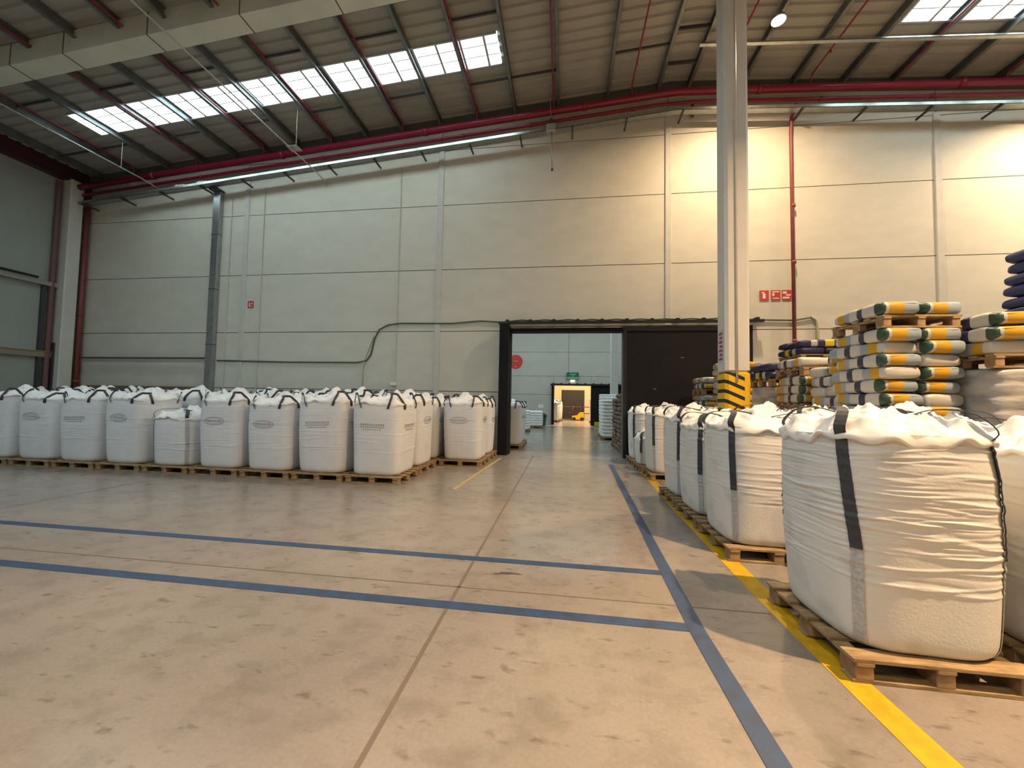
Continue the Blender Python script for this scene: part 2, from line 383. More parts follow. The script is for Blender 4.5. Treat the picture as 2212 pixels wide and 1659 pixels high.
for (i, ylist) in ((1, (10.2, 8.35)), (3, (10.2, 8.35)), (5, (10.2, 8.35)), (7, (10.2, 8.35)), (9, (10.2, 8.35)), (11, (10.2, 8.35)), (12, (10.2,)), (14, (10.0,)), (15, (10.6, 9.6)), (17, ()), (19, ()), (0, (10.2,))):
    for y in ylist:
        xa, xb = PX[i] + .08, PX[i + 1] - .01
        if i == 15: xa, xb = PX[i] + .08, PX[i + 1] - .08
        za, zb = zr(xa) - .10, zr(xb) - .10
        o = MB().slab((xa, za), (xb, zb), y - .02, y + .02, .05 if i != 15 else .09).build('purlin_strut', M_strut)
        if i < 16: side = '%s purlin left of the ridge' % ordn[nleft - 1 - i]
        o0 = 'nearer the far wall' if y > 9.8 and i != 15 or y > 10.4 else 'nearer the camera'
        tag(o, 'dark cross strut beside the %s, %s' % (side, o0), 'strut', 'cross struts between the purlins')

# ------------------------------------------------------------------ big coated girder
gy0, gy1 = 7.0, 7.42
gd = thing('roof_girder', 'large pale coated girder crossing under the roof at upper left', 'girder', (0, 0, 0))
def gz(x): return 10.50 + .085 * (x + 5.2) if x < XRD else 10.50 + .085 * (XRD + 5.2) - .085 * (x - XRD)
gm = MB()
xs = [XL, -9, XRD, 12, XR]
gm.slab((XL, gz(XL)), (XRD, gz(XRD)), gy0, gy1, .52); gm.slab((XRD, gz(XRD)), (XR, gz(XR)), gy0, gy1, .52)
gm.build('girder_body', M_girder, gd)
sm = []
for x in (-13.1, -11.6, -9.35, -7.05, -4.9, -2.7, 6, 8.5, 11):
    mb = MB(); mb.box(x - .012, x + .012, gy0 - .006, gy1 + .006, gz(x) - .527, gz(x) + .006)
    mb.build('girder_seam', M_seam, gd)
tag(gd)
# column with hazard paint
cx0, cx1, cy0, cy1 = 2.80, 3.21, 7.1, 7.5
col = thing('striped_column', 'white concrete column with yellow and black hazard stripes round its foot', 'column', (3.005, 7.3, 0))
MB().box(-.205, .205, -.2, .2, 2.18, gz(XRD) - .56, .05).build('shaft', M_column, col)
MB().box(-.208, .208, -.203, .203, .0, 2.18, .05).build('hazard_band', M_stripe, col)
MB().tube([(-.03, -.218, 2.0), (-.03, -.218, gz(XRD) - .8)], .018, 12).build('downpipe', M_column, col, True)
pl = MB().box(-.212, -.2045, -.12, .12, 2.35, 2.95).build('notice_plate', mat('pale_notice', (.55, .53, .56), .5), col)
pm = MB()
for k in range(7):
    pm.box(-.2165, -.212, -.075, .075 - (.03 if k % 2 else 0), 2.40 + k * .076, 2.44 + k * .076)
pm.build('notice_lettering', mat('notice_ink', (.32, .05, .10), .5), pl)

# ------------------------------------------------------------------ sprinkler pipes
rh = thing('sprinkler_main', 'thick red sprinkler main running along the top of the far wall', 'pipe', (0, 0, 0))
HZ = lambda x: 10.56 - (.081 if x < XRD else .063) * abs(x - XRD)
MB().tube([(XL + .3, 11.1, HZ(XL + .3)), (XRD - .6, 11.1, HZ(XRD - .6)), (XRD, 11.1, HZ(XRD) - .01), (XRD + .6, 11.1, HZ(XRD + .6)), (XR - .2, 11.1, HZ(XR - .2))], .1, 16).build('pipe_run', M_red, rh, True)
for x in (-14.2, -9.3, -4.4, .5, 5.3, 10.2):
    MB().tube([(x - .06, 11.1, HZ(x - .06)), (x + .06, 11.1, HZ(x + .06))], .118, 16).build('coupling', M_red, rh, True)
r2 = thing('sprinkler_branch_line', 'thinner dull red pipe running just under the thick red main', 'pipe', (0, 0, 0))
MB().tube([(XL + .3, 11.2, HZ(XL + .3) - .24), (XRD - .5, 11.2, HZ(XRD - .5) - .24), (XRD + .5, 11.2, HZ(XRD + .5) - .24), (XR - .2, 11.2, HZ(XR - .2) - .24)], .048, 12).build('pipe_run', M_red, r2, True)
for x in (-12.4, -7.9, -3.2, -1.1, 1.9, 6.9, 9.6):
    MB().tube([(x - .04, 11.2, HZ(x - .04) - .24), (x + .04, 11.2, HZ(x + .04) - .24)], .06, 12).build('coupling', M_red, r2, True)
tag(MB().tube([(XL + .3, 11.36, HZ(XL) - .36), (XRD, 11.36, HZ(XRD) - .36), (XR - .2, 11.36, HZ(XR) - .36)], .02, 8).build('conduit', M_zinc), 'thin pale conduit under the red pipes along the far wall', 'conduit')
MB().slab((XL, zr(XL) - .02), (XRD, zr(XRD) - .02), 11.42, 11.5, .3).slab((XRD, zr(XRD) - .02), (XR, zr(XR) - .02), 11.42, 11.5, .3).build('trim_%d' % n_tr, mat('eaves_flashing', (.10, .10, .09), .6), kind='structure'); n_tr += 1
RX = [-14.98, -12.5, -10.0, -7.58, -5.15, -2.75, -.42, 1.85, 4.3, 6.6, 8.75, 11.2, 13.6, 16.0]
for i, x in enumerate(RX):
    o = thing('sprinkler_pipe', 'thin red sprinkler pipe under the roof sheets, %s from the left' % ordn[i], 'pipe', (x, 0, 0), 0, 'red sprinkler pipes along the purlins')
    z = zr(x) - .20
    MB().tube([(0, -8, z), (0, 11.0, z), (0, 11.09, z - .06), (0, 11.1, HZ(x) + .05)], .022 if x < 14 else .03, 10).build('pipe_run', M_red, o, True)
    if 2 <= i <= 9:
        for y in (8.2, 10.3):
            MB().tube([(0, y, z - .02), (0, y, z - .07)], [.02, .03], 8).build('sprinkler_head', M_red, o)
# vertical red pipes
dp = thing('red_downpipe', 'thin red vertical pipe on the wall right of the column', 'pipe', (6.28, 11.25, 0))
MB().tube([(0, -.05, 10.0), (0, .0, 9.9), (-.02, .13, 9.75), (-.03, .15, 9.3), (0, .15, .2)], .045, 12).build('pipe_run', M_redold, dp, True)
for z in (7.2, 5.6, 3.4): MB().tube([(0, .15, z - .04), (0, .15, z + .04)], .06, 12).build('coupling', M_redold, dp, True)
dp2 = thing('red_riser', 'dull red riser pipe standing in the left corner of the hall', 'pipe', (-17.22, 11.36, 0))
MB().tube([(0, 0, 0.05), (0, 0, 9.0)], .07, 12).build('pipe_run', M_redold, dp2, True)
for z in (2.0, 4.4, 6.9): MB().tube([(0, 0, z - .05), (0, 0, z + .05)], .085, 12).build('coupling', M_redold, dp2, True)
tag(MB().tube([(3.62, 11.4, HZ(3.6) - .1), (3.62, 11.42, 10.0)], .04, 10).build('pipe_stub', M_redold), 'short red vertical pipe stub just right of the ridge pilaster', 'pipe')

# ------------------------------------------------------------------ cable trays
TZ = lambda x: 10.03 - (.0835 if x < XRD else .066) * abs(x - XRD)
def tray(name, label, xa, xb, y0, y1, zf, h=.09):
    t = thing(name, label, 'cable tray', (0, 0, 0)); mb = MB()
    xs_ = [xa] + ([XRD] if xa < XRD < xb else []) + [xb]
    for a, b in zip(xs_, xs_[1:]):
        mb.slab((a, zf(a)), (b, zf(b)), y0, y0 + .012, h); mb.slab((a, zf(a)), (b, zf(b)), y1 - .012, y1, h); mb.slab((a, zf(a) - h + .012), (b, zf(b) - h + .012), y0, y1, .012)
    mb.build('tray_channel', M_galv, t); return t
t1 = tray('cable_tray', 'galvanised cable tray sloping along the far wall under the red pipes', XL + .5, XR - .3, 11.0, 11.2, TZ)
x = -16.9
while x < 20:
    MB().box(x - .02, x + .02, 10.98, D - .0, TZ(x) - .14, TZ(x) - .095).build('tray_bracket', M_strut, t1); x += 1.55
tray_z = lambda x: zr(x) - .40
t2 = tray('cable_tray', 'bright galvanised cable tray hung below the purlins at upper right', 3.3, XR - .5, 9.78, 9.88, tray_z, .04)
# vertical galvanised cable riser on the wall
t3 = thing('cable_riser', 'wide galvanised vertical cable riser on the wall behind the left bags', 'cable tray', (-11.92, 11.38, 0))
MB().box(-.13, .13, -.04, .11, 1.2, 8.62, .01).build('riser_cover', M_galv, t3)
for z in (3.3, 5.2, 7.1): MB().box(-.135, .135, -.046, .11, z, z + .02).build('riser_joint', M_strut, t3)
MB().box(-.16, .16, -.2, .11, 8.60, 8.67).build('riser_head', M_strut, t3)
for i, x in enumerate((-13.05, -12.2)):
    o = thing('emergency_light', 'small white light unit on top of the wall tray, %s one' % ('left' if i == 0 else 'right'), 'lamp', (x, 11.1, TZ(x) + .002), 0, 'small lights on the wall tray')
    MB().box(-.22, .22, -.07, .07, 0, .05, .02).build('housing', M_signwhite, o)
    for k in (-.12, 0, .12): MB().box(k - .035, k + .035, -.06, .06, .05, .07, .01).build('lens', M_signwhite, o)
tag(MB().box(-15.55, -15.38, 11.38, 11.5, 9.0, 9.22, .02).build('junction_box', M_signwhite), 'small white box high on the wall near the left corner', 'junction box')

# ------------------------------------------------------------------ thin conduits hanging along the hall
def hanging(label, x, y0, y1, z, tail):
    o = thing('hanging_conduit', label, 'conduit', (0, 0, 0), 0, 'thin conduits hung below the purlins')
    MB().tube([(x, y0, z), (x, y1, z)] + tail, .018, 8).build('tube', M_wire, o, True)
    return o
h1 = hanging('thin grey hanging conduit ending in a hooked tip over the wall tray', -7.95, -8, 10.9, 8.8, [(-7.95, 11.3, 8.77), (-7.95, 11.44, 8.7), (-7.93, 11.46, 8.62)])
MB().box(-8.05, -7.72, 9.72, 9.98, 8.825, 8.845).build('fixing_plate', M_zinc, h1)
MB().tube([(-7.95, 5, 8.8), (-7.95, 5, 10.2)], .006, 6).build('drop_wire', M_wire, h1); MB().tube([(-7.95, 10, 8.8), (-7.95, 10, 10.2)], .006, 6).build('drop_wire', M_wire, h1)
h2 = hanging('thin grey hanging conduit running to the wall near the left corner', -14.0, -8, 10.6, 8.75, [(-14.0, 11.2, 8.70), (-14.0, 11.45, 8.6)])
MB().tube([(-14.0, 10, 8.75), (-14.0, 10, 9.7)], .006, 6).build('drop_wire', M_wire, h2)
# pendant unit
pu = thing('pendant_unit', 'grey pendant unit with a tube below, hanging at the far wall', 'pendant', (-.48, 11.0, 0))
MB().tube([(-.06, 0, 10.82), (0, 0, 9.99)], .008, 8).build('drop_wire', M_wire, pu)
MB().tube([(0, 0, 9.98), (0, 0, 9.93), (0, 0, 9.78)], [.03, .06, .13], 14).build('canopy', M_strut, pu)
MB().box(-.14, .14, -.1, .1, 9.55, 9.78, .03).build('housing', M_zinc, pu)
MB().tube([(0.02, 0, 9.55), (.05, 0, 8.45)], .022, 8).build('tube', M_zinc, pu, True)
MB().tube([(.05, 0, 8.45), (.05, 0, 8.40)], .035, 8).build('tube_tip', M_strut, pu, True)

# ------------------------------------------------------------------ high bay lamps
def highbay(x, y, label, power=LAMP_POWER, lens=M_lens, spread=180, col=LAMP_COL):
    zc = zr(x) - .26
    o = thing('high_bay_lamp', label, 'lamp', (x, y, zc), 0, 'high bay lamps under the roof')
    MB().tube([(0, 0, -.02), (0, 0, -.10), (0, 0, -.20), (0, 0, -.26)], [.04, .07, .14, .16], 24).build('reflector', M_galv, o, True)
    MB().tube([(0, 0, -.26), (0, 0, -.275)], [.14, .14], 24).build('diffuser', lens, o)
    MB().tube([(0, 0, -.02), (0, 0, .24)], .012, 8).build('hanger', M_wire, o)
    ll = lamp_light(x, y, -.30, power, col, parent=o); ll.data.spread = math.radians(spread)
    return o
highbay(4.80, 9.17, 'lit high bay lamp glowing under the roof right of the column', LAMP_POWER * .8, spread=156)
highbay(6.2, .7, 'lit high bay lamp outside the picture, over the near right bags', LAMP_POWER * 2.3, spread=122, col=(1.0, .64, .34))
highbay(13.2, 9.6, 'lit high bay lamp outside the picture to the far right', LAMP_POWER * 1.0, spread=156)
highbay(-1.5, -4.5, 'lit high bay lamp outside the picture, behind the camera', LAMP_POWER * .55, spread=100)

# ------------------------------------------------------------------ left wall fittings
cp = thing('corner_column', 'pale concrete column standing in the left corner', 'column', (-17.4, 11.05, 0))
MB().box(-.2, .2, -.19, .19, 0, 9.1, .03).build('shaft', M_column, cp)
lb = tag(MB().box(XL, XL + .16, -8, 10.95, 5.22, 5.36).build('wall_ledge', M_zinc), 'pale horizontal rail on the left wall at mid height', 'rail')
tag(MB().tube([(XL + .2, -8, 5.42), (XL + .2, 10.3, 5.42)], .04, 8).build('dark_cable', M_blackmetal), 'black cable lying along the pale rail on the left wall', 'cable')
tag(MB().box(XL, XL + .12, -8, 10.85, 2.78, 2.96).box(XL, XL + .14, -8, 10.85, 2.96, 2.99).build('lower_wall_ledge', mat('beige_ledge', (.27, .23, .16), .6)), 'beige brown horizontal rail low on the left wall', 'rail')
tag(MB().box(XL, XL + .1, 10.5, 10.6, .02, 5.2).build('wall_post', M_strut), 'dark steel post below the pale rail on the left wall', 'post')
tag(MB().tube([(XL + .1, 10.72, .02), (XL + .1, 10.72, 8.95)], .07, 10).build('brown_pipe', mat('brown_pipe_paint', (.17, .085, .075), .5)), 'tall brown pipe on the left wall beside the corner column', 'pipe')
tag(MB().box(XL + .1, XL + .2, 10.82, 10.9, .02, 3.3).build('wall_post', M_strut), 'short dark post right beside the corner column', 'post')
MB().slab((XL, 9.55), (XL + .3, 9.55), YB, D, .5).build('trim_%d' % n_tr, M_maroon, kind='structure'); n_tr += 1
tag(MB().box(-17.1, -12.1, 11.34, 11.42, 2.82, 2.87).build('wall_conduit', M_strut), 'dark horizontal conduit on the far wall left of the riser', 'conduit')
rl = thing('guard_rail', 'brown guard rail at the far wall just above the left bags', 'rail', (0, 0, 0))
MB().box(-16.9, -12.2, 11.30, 11.40, 1.72, 1.86).build('rail_bar', M_rack, rl)
for x in (-16.7, -14.6, -12.4): MB().box(x - .05, x + .05, 11.3, 11.4, 0, 1.72).build('post', M_rack, rl)

# ------------------------------------------------------------------ sliding fire gate
GY = D - .16
gate = thing('gateway', 'black steel frame around the gate opening in the far wall', 'gate frame', (0, 0, 0))
MB().box(-1.93, -1.64, D - .34, D - .005, 0, 3.88, .01).build('left_post', M_black, gate)
MB().box(-1.655, -1.625, D - .1, D + .28, 0, 3.70).build('left_jamb', M_black, gate)
MB().box(5.02, 5.16, D - .2, D - .02, 0, 3.82).build('right_post', M_black, gate)
MB().box(-1.64, 1.68, D - .1, D - .005, 3.70, 3.80).build('lintel', M_black, gate)
MB().box(-1.63, 1.69, D - .005, D + .28, 3.70, 3.735).build('lintel_lining', M_black, gate)
rail = thing('gate_rail', 'black overhead sliding rail above the gate with small brackets', 'rail', (0, 0, 0))
MB().box(-1.98, 5.42, D - .30, D - .18, 3.90, 3.97).build('rail_bar', M_blackmetal, rail)
MB().box(-1.64, 5.2, D - .14, D - .02, 3.84, 3.875).build('rail_lip', M_zinc, rail)
x = -1.72
while x < 5.6:
    MB().box(x - .045, x + .045, D - .24, D - .01, 3.97, 4.04).build('rail_bracket', M_blackmetal, rail); x += .70
slab_o = thing('sliding_gate', 'large black sliding gate leaf parked right of the opening', 'gate', (0, 0, 0))
MB().box(1.69, 5.0, GY - .06, GY + .04, .03, 3.80).build('leaf', M_black, slab_o)
MB().box(1.69, 5.0, GY - .08, GY - .06, 3.68, 3.80).build('top_channel', M_blackmetal, slab_o)
MB().box(1.69, 1.77, GY - .08, GY - .06, .03, 3.68).build('edge_channel', M_blackmetal, slab_o)
for (x, z) in ((3.3, 2.9), (2.55, 2.0)): MB().box(x - .04, x + .04, GY - .065, GY - .06, z, z + .015).build('scratch_mark', M_zinc, slab_o)
# green cable with a dip
cab = MB().tube([(-11.7, D - .03, 2.78), (-9, D - .03, 2.74), (-6.6, D - .03, 2.74), (-6.3, D - .03, 2.8), (-6.15, D - .03, 3.0), (-6.05, D - .03, 3.5), (-5.9, D - .03, 3.8), (-5.6, D - .03, 3.95), (-5.2, D - .03, 4.0), (-3.5, D - .03, 3.98), (-2.6, D - .03, 4.05), (-1.9, D - .04, 4.0)]
                + [(-1.3 + .7 * k + .35 * j, D - .05, 4.06 - .03 * j) for k in range(9) for j in (0, 1)] + [(5.5, D - .04, 4.0), (6.3, D - .04, 3.98), (6.75, D - .04, 4.06)], .022, 8).build('green_cable', M_cable, None, True)
tag(cab, 'green cable strung along the far wall and over the gate', 'cable')
tag(MB().tube([(6.75, D - .04, 4.06), (6.85, D - .04, 4.0), (6.88, D - .04, 3.9), (6.88, D - .04, .3)], .035, 8).build('conduit', M_cable2, None, True), 'pale green vertical conduit right of the red wall pipe', 'conduit')
tag(MB().tube([(-6.42, D - .03, .3), (-6.42, D - .03, 2.6), (-6.35, D - .03, 2.9), (-6.1, D - .03, 3.6)], .02, 8).build('conduit', M_pilaster, None, True), 'thin pale conduit dropping beside the dip of the green cable', 'conduit')
tag(MB().box(-5.46, -5.26, D - .07, D, 2.02, 2.11, .01).build('socket_box', M_signwhite), 'small white socket box on the wall above the left bags', 'socket')
# signs
def wsign(name, label, x, z, w, h, y, base, marks, group=None):
    s = thing(name, label, 'sign', (x, y, z), 0, group)
    MB().box(-w / 2, w / 2, -.012, 0, -h / 2, h / 2).build('plate', base, s)
    mb = MB()
    for (a, b, c, d) in marks: mb.box(a, b, -.016, -.011, c, d)
    mb.build('pictogram', M_signwhite, s); return s
wsign('fire_sign', 'small red square fire sign alone on the left part of the wall', -10.55, 4.69, .2, .23, D - .01, M_signred, [(-.05, -.025, -.07, .06), (.02, .06, .0, .06), (-.02, .05, -.075, -.05)], 'red fire signs')
wsign('fire_sign', 'red fire sign, leftmost of the three right of the column', 5.55, 4.70, .24, .28, D - .01, M_signred, [(-.04, .03, -.09, .05), (-.07, .0, .06, .09)], 'red fire signs')
wsign('fire_sign', 'red fire sign, middle one of the three right of the column', 5.85, 4.70, .24, .28, D - .01, M_signred, [(-.09, .09, .08, .11), (-.09, -.04, -.02, .06), (-.08, .08, -.1, -.075)], 'red fire signs')
wsign('fire_sign', 'red fire sign, rightmost of the three beside the red pipe', 6.13, 4.70, .24, .28, D - .01, M_signred, [(-.1, .0, .04, .1), (-.02, .1, -.02, .02), (-.1, .07, -.1, -.05)], 'red fire signs')

# ------------------------------------------------------------------ room beyond the gate
Y2, Y3 = 27.0, 37.0
DX0, DX1, DZ = -.74, 1.86, 2.74
JX = [-14, -6.5, .3, 7, 14]
w2 = MB()
zj = [0, 2.1, 3.05 + .35, 5.1, 6.8, 8.6]
for a, b in zip(JX, JX[1:]):
    for c, d in zip(zj, zj[1:]):
        segs = [(a, b)]
        if c < DZ:
            segs = []
            if a < DX0: segs.append((a, min(b, DX0)))
            if b > DX1: segs.append((max(a, DX1), b))
        for s0, s1 in segs: w2.box(s0 + .015, s1 - .015, Y2, Y2 + .1, c, d - .02)
        if c < DZ < d:
            w2.box(max(a, DX0), min(b, DX1), Y2, Y2 + .1, DZ, d - .02) if max(a, DX0) < min(b, DX1) else None
w2.build('wall_inner', M_wall_room, kind='structure')
MB().box(-14, DX0, Y2 + .03, Y2 + .3, 0, 8.6).box(DX1, 14, Y2 + .03, Y2 + .3, 0, 8.6).box(DX0, DX1, Y2 + .03, Y2 + .3, DZ, 8.6).build('trim_%d' % n_tr, M_joint, kind='structure'); n_tr += 1
MB().box(-14.2, -14, D + .28, YE, 0, 8.6).build('wall_inner_left', M_wall_room, kind='structure')
MB().box(14, 14.2, D + .28, YE, 0, 8.6).build('wall_inner_right', M_wall_room, kind='structure')
MB().box(-14.2, 14.2, D + .28, YE, 8.6, 8.7).build('ceiling_inner', M_deck, kind='structure')
MB().box(-10, 9, 14.5, 15.7, 8.55, 8.59).build('window_8', M_skyfar, kind='structure')  # unseen glowing panel added to light the next room
MB().box(-10, 9, 21.5, 22.7, 8.55, 8.59).build('window_9', M_skyfar, kind='structure')  # second added panel, also unseen, for the next room's daylight
g2 = thing('gateway', 'black frame of the second gate seen through the open gate', 'gate frame', (0, 0, 0))
MB().box(DX0 - .12, DX0 + .06, Y2 - .25, Y2 + .3, 0, DZ + .1).build('left_post', M_black, g2)
MB().box(DX0 - .2, 5.8, Y2 - .26, Y2 - .12, DZ + .0, DZ + .12).build('rail_bar', M_blackmetal, g2)
x = DX0
while x < 5.5: MB().box(x - .06, x + .06, Y2 - .2, Y2 - .0, DZ + .12, DZ + .18).build('rail_bracket', M_blackmetal, g2); x += .55
tag(MB().box(DX1 - .02, 5.4, Y2 - .14, Y2 - .05, .02, DZ).build('sliding_gate', M_black), 'black leaf of the second sliding gate in the next room', 'gate')
c2 = thing('inner_column', 'grey concrete column in the next room behind the brown sacks', 'column', (2.78, 22, 0))
MB().box(-.2, .2, -.2, .2, 0, 8.55, .03).build('shaft', M_column, c2)
gs = thing('green_sign', 'green rectangular sign hung above the second gate', 'sign', (.58, Y2 - .15, 3.42))
MB().box(-.42, .42, -.02, .02, -.23, .23).build('plate', M_signgreen, gs)
mm = MB(); mm.box(-.20, .24, -.026, -.019, .07, .13).box(-.05, .08, -.026, -.019, -.04, .02).box(-.40, .40, -.026, -.019, -.19, -.10); mm.build('lettering', mat('sign_pale_green', (.25, .5, .38), .5), gs)
for xx in (-.3, .3): MB().box(xx - .01, xx + .01, .02, .15, -.2, -.17).build('sign_bracket', M_zinc, gs)
tag(MB().box(.45, .72, Y2 - .12, Y2, 3.02, 3.1, .01).build('emergency_light', mat('small_lit_lens', (.8, .8, .6), .4, emis=((1, .95, .7), 3))), 'small lit emergency light under the green sign', 'lamp')
rs = thing('round_red_sign', 'large round red sign on the far wall of the next room', 'sign', (-3.45, Y2 - .03, 4.4))
MB().tube([(0, 0, 0), (0, .03, 0)], .5, 40).build('disc', M_signred, rs)
MB().box(-.05, .05, -.006, .0, -.4, -.32).box(-.15, .15, -.006, 0, .02, .06).build('pictogram', mat('sign_pink_mark', (.6, .3, .25), .5), rs)
tag(MB().box(-1.78, -1.43, Y2 - .01, Y2, 1.15, 1.38).build('paper_notice', M_paper), 'white paper notice on the inner wall left of the second gate', 'notice')

# third room, warm lit
MB().box(-8, -.9, Y3, Y3 + .2, 0, 8.6).box(-.9, 2.6, Y3, Y3 + .2, 2.75, 8.6).box(1.95, 9, Y3, Y3 + .2, 0, 2.75).box(-.9, -.25, Y3, Y3 + .2, 0, 2.75).build('wall_rear_room', M_wall_warm, kind='structure')
tag(MB().box(-.24, 1.94, Y3 + .02, Y3 + .08, 0.0, 2.74).build('shutter_door', mat('dark_shutter', (.03, .027, .024), .6)), 'dark closed shutter at the very back behind the forklift', 'door')
l3 = thing('high_bay_lamp', 'lit high bay lamp outside the picture in the third room', 'lamp', (1.5, 31, 7.6), 0, 'high bay lamps under the roof')
MB().tube([(0, 0, 1.0), (0, 0, .35), (0, 0, .2), (0, 0, 0)], [.02, .02, .1, .22], 20).build('reflector', M_galv, l3, True); lamp_light(0, 0, -.06, 1500, (1.0, .72, .42), .4, l3)
gr = thing('guard_railing', 'dark red guard railing in front of the dark shutter', 'railing', (0, Y3 - 1.0, 0))
for z in (.55, 1.15): MB().tube([(-1.0, 0, z), (2.6, 0, z)], .035, 8).build('rail', M_maroon if z < 1 else M_redold, gr, True)
for x in (-.95, -.1, .8, 1.65, 2.5): MB().tube([(x, 0, .0), (x, 0, 1.2)], .035, 8).build('post', M_maroon, gr, True)

# forklift
fk = thing('forklift', 'small yellow forklift parked in the bright third room', 'forklift', (1.25, 34.2, 0), 0, None, (.8, .8, .72))
def hullbox(pts, y0, y1):
    n = len(pts); mb = MB(); P = [(x, y0, z) for x, z in pts] + [(x, y1, z) for x, z in pts]
    return mb.add(P, [tuple(range(n)), tuple(range(2 * n - 1, n - 1, -1))] + [(i, n + i, n + (i + 1) % n, (i + 1) % n) for i in range(n)])
hullbox([(-.65, .15), (.55, .15), (.62, .5), (.6, 1.0), (.2, .98), (-.1, .62), (-.65, .5)], -.5, .5).build('chassis', M_orange, fk)
for (wx, wy) in ((-.45, -.45), (-.45, .45), (.4, -.45), (.4, .45)): MB().tube([(wx, wy - .08, .2), (wx, wy + .08, .2)], .2, 18).build('wheel', M_rubber, fk)
for wy in (-.42, .42): MB().tube([(-.4, wy, .5), (-.25, wy, 1.9), (.45, wy, 1.9), (.5, wy, 1.0)], .03, 8).build('guard_bar', M_rubber, fk)
MB().box(-.3, .5, -.45, .45, 1.88, 1.93).build('roof_guard', M_rubber, fk)
for wy in (-.28, .28): MB().box(-.78, -.7, wy - .05, wy + .05, .05, 2.0).build('mast_rail', M_rubber, fk)
for wy in (-.25, .25): MB().box(-1.6, -.75, wy - .05, wy + .05, .04, .08).build('fork', M_rubber, fk)
MB().box(-.15, .3, -.22, .22, .62, .78, .04).build('driver_seat', M_rubber, fk)

# ------------------------------------------------------------------ pallets
def pallet_parts(full):
    """1.0 x 1.0 x .144 pallet around its centre, base at z=0, deck boards along X"""
    top = [(-.5, .5, y - .06, y + .06, .122, .144) for y in (-.44, -.22, 0, .22, .44)]
    cross = [(x - .05, x + .05, -.5, .5, .1, .122) for x in (-.43, 0, .43)]
    blocks = [(x - .05, x + .05, y - .07, y + .07, .022, .1) for x in (-.43, 0, .43) for y in (-.42, 0, .42)]
    bot = [(-.5, .5, y - .05, y + .05, 0, .022) for y in (-.44, 0, .44)]
    return top, cross, blocks, bot
def make_pallet():
    root = thing('wooden_pallet', 'wooden pallet', 'pallet')
    top, cross, blocks, bot = pallet_parts(True)
    meshes = {}
    for nm, lst, m_ in (('top_board', top, M_wood), ('cross_board', cross, M_wood), ('block', blocks, M_woodd), ('bottom_board', bot, M_wood)):
        for b in lst:
            cxm, cym, czm = (b[0] + b[1]) / 2, (b[2] + b[3]) / 2, b[4]
            if nm not in meshes:
                o = MB().box(b[0] - cxm, b[1] - cxm, b[2] - cym, b[3] - cym, 0, b[5] - b[4], .004).build(nm, m_, root); meshes[nm] = o.data
            else:
                o = bpy.data.objects.new(nm, meshes[nm]); C.objects.link(o); o.parent = root
            o.location = (cxm, cym, czm)
    return root
PAL = make_pallet(); reg(PAL)
mbp = MB()
for lst in pallet_parts(True):
    for b in lst: mbp.box(*b)
PAL_LOW = mbp.build('wooden_pallet', M_wood)
used = {'p': False, 'pl': False}
def pallet(x, y, z, sx, sy, label, rz=0, group='wooden pallets', low=False):
    key = 'pl' if low else 'p'; proto = PAL_LOW if low else PAL
    o = copy_tree(proto) if used[key] else proto
    used[key] = True
    o.location = (x, y, z); o.scale = (sx, sy, 1); o.rotation_euler = (0, 0, rz)
    return tag(o, label, 'pallet', group)

# ------------------------------------------------------------------ bulk bags
def ridge_field(rng, nw, zlo, zhi, amp):
    K = []
    for _ in range(nw):
        K.append((rng.uniform(zlo, zhi), rng.uniform(0, 2 * PI), rng.uniform(.18, .9), rng.uniform(.25, 1) * amp * rng.choice([1, 1, -.7]), rng.uniform(.005, .011), rng.uniform(-.03, .03), rng.uniform(0, 6)))
    def fn(th, z):
        out = np.zeros_like(th)
        for (z0, t0, dt, a, w, sl, ph) in K:
            d = (th - t0 + PI) % (2 * PI) - PI
            zz = z0 + sl * d + .008 * np.sin(4 * d + ph)
            out += a * np.exp(-((z - zz) / w) ** 2) * np.exp(-(d / dt) ** 4)
        return out
    return fn
class BagShape:
    def __init__(s, seed, hw=.5, hd=.5, h=1.36, n=5.0, nw=60, amp=.008, bulge=.05, sag=0.0):
        s.rng = np.random.default_rng(seed); r = random.Random(seed); s.r = r
        s.hw, s.hd, s.h, s.n, s.bulge = hw, hd, h, n, bulge
        s.rf = ridge_field(r, nw, .3 * h, .99 * h, amp)
        s.ph = [r.uniform(0, 6) for _ in range(12)]; s.sag = sag
    def P(s, th, z, off=0.0):
        th = np.asarray(th, float); z = np.asarray(z, float); t = z / s.h; p = s.ph
        n = s.n
        rr = (np.abs(np.cos(th)) ** n + np.abs(np.sin(th)) ** n) ** (-1 / n)
        prof = 1 - s.bulge * 1.5 * (1 - t) ** 1.6 + s.bulge * .35 * np.sin(PI * t) - .03 * np.clip((t - .85) / .15, 0, 1)
        prof = prof - .10 * np.exp(-t / .022)
        wob = .014 * np.sin(3 * th + p[0] + 2 * t) + .010 * np.sin(5 * th + p[1] - 3 * t) + .008 * np.sin(t * 7 + p[2]) * np.sin(2 * th + p[3])
        k = prof + wob
        x = s.hw * rr * np.cos(th) * k; y = s.hd * rr * np.sin(th) * k
        d = s.rf(th, z) + off
        L = np.sqrt(x * x + y * y) + 1e-6
        x = x + x / L * d + s.sag * t * t * .06; y = y + y / L * d
        zz = z + 0.0 * x - .03 * t * (.5 + .5 * np.sin(2 * th + p[4])) * (1 if s.bulge > .0 else 0)
        return np.stack([x, y, zz], -1)
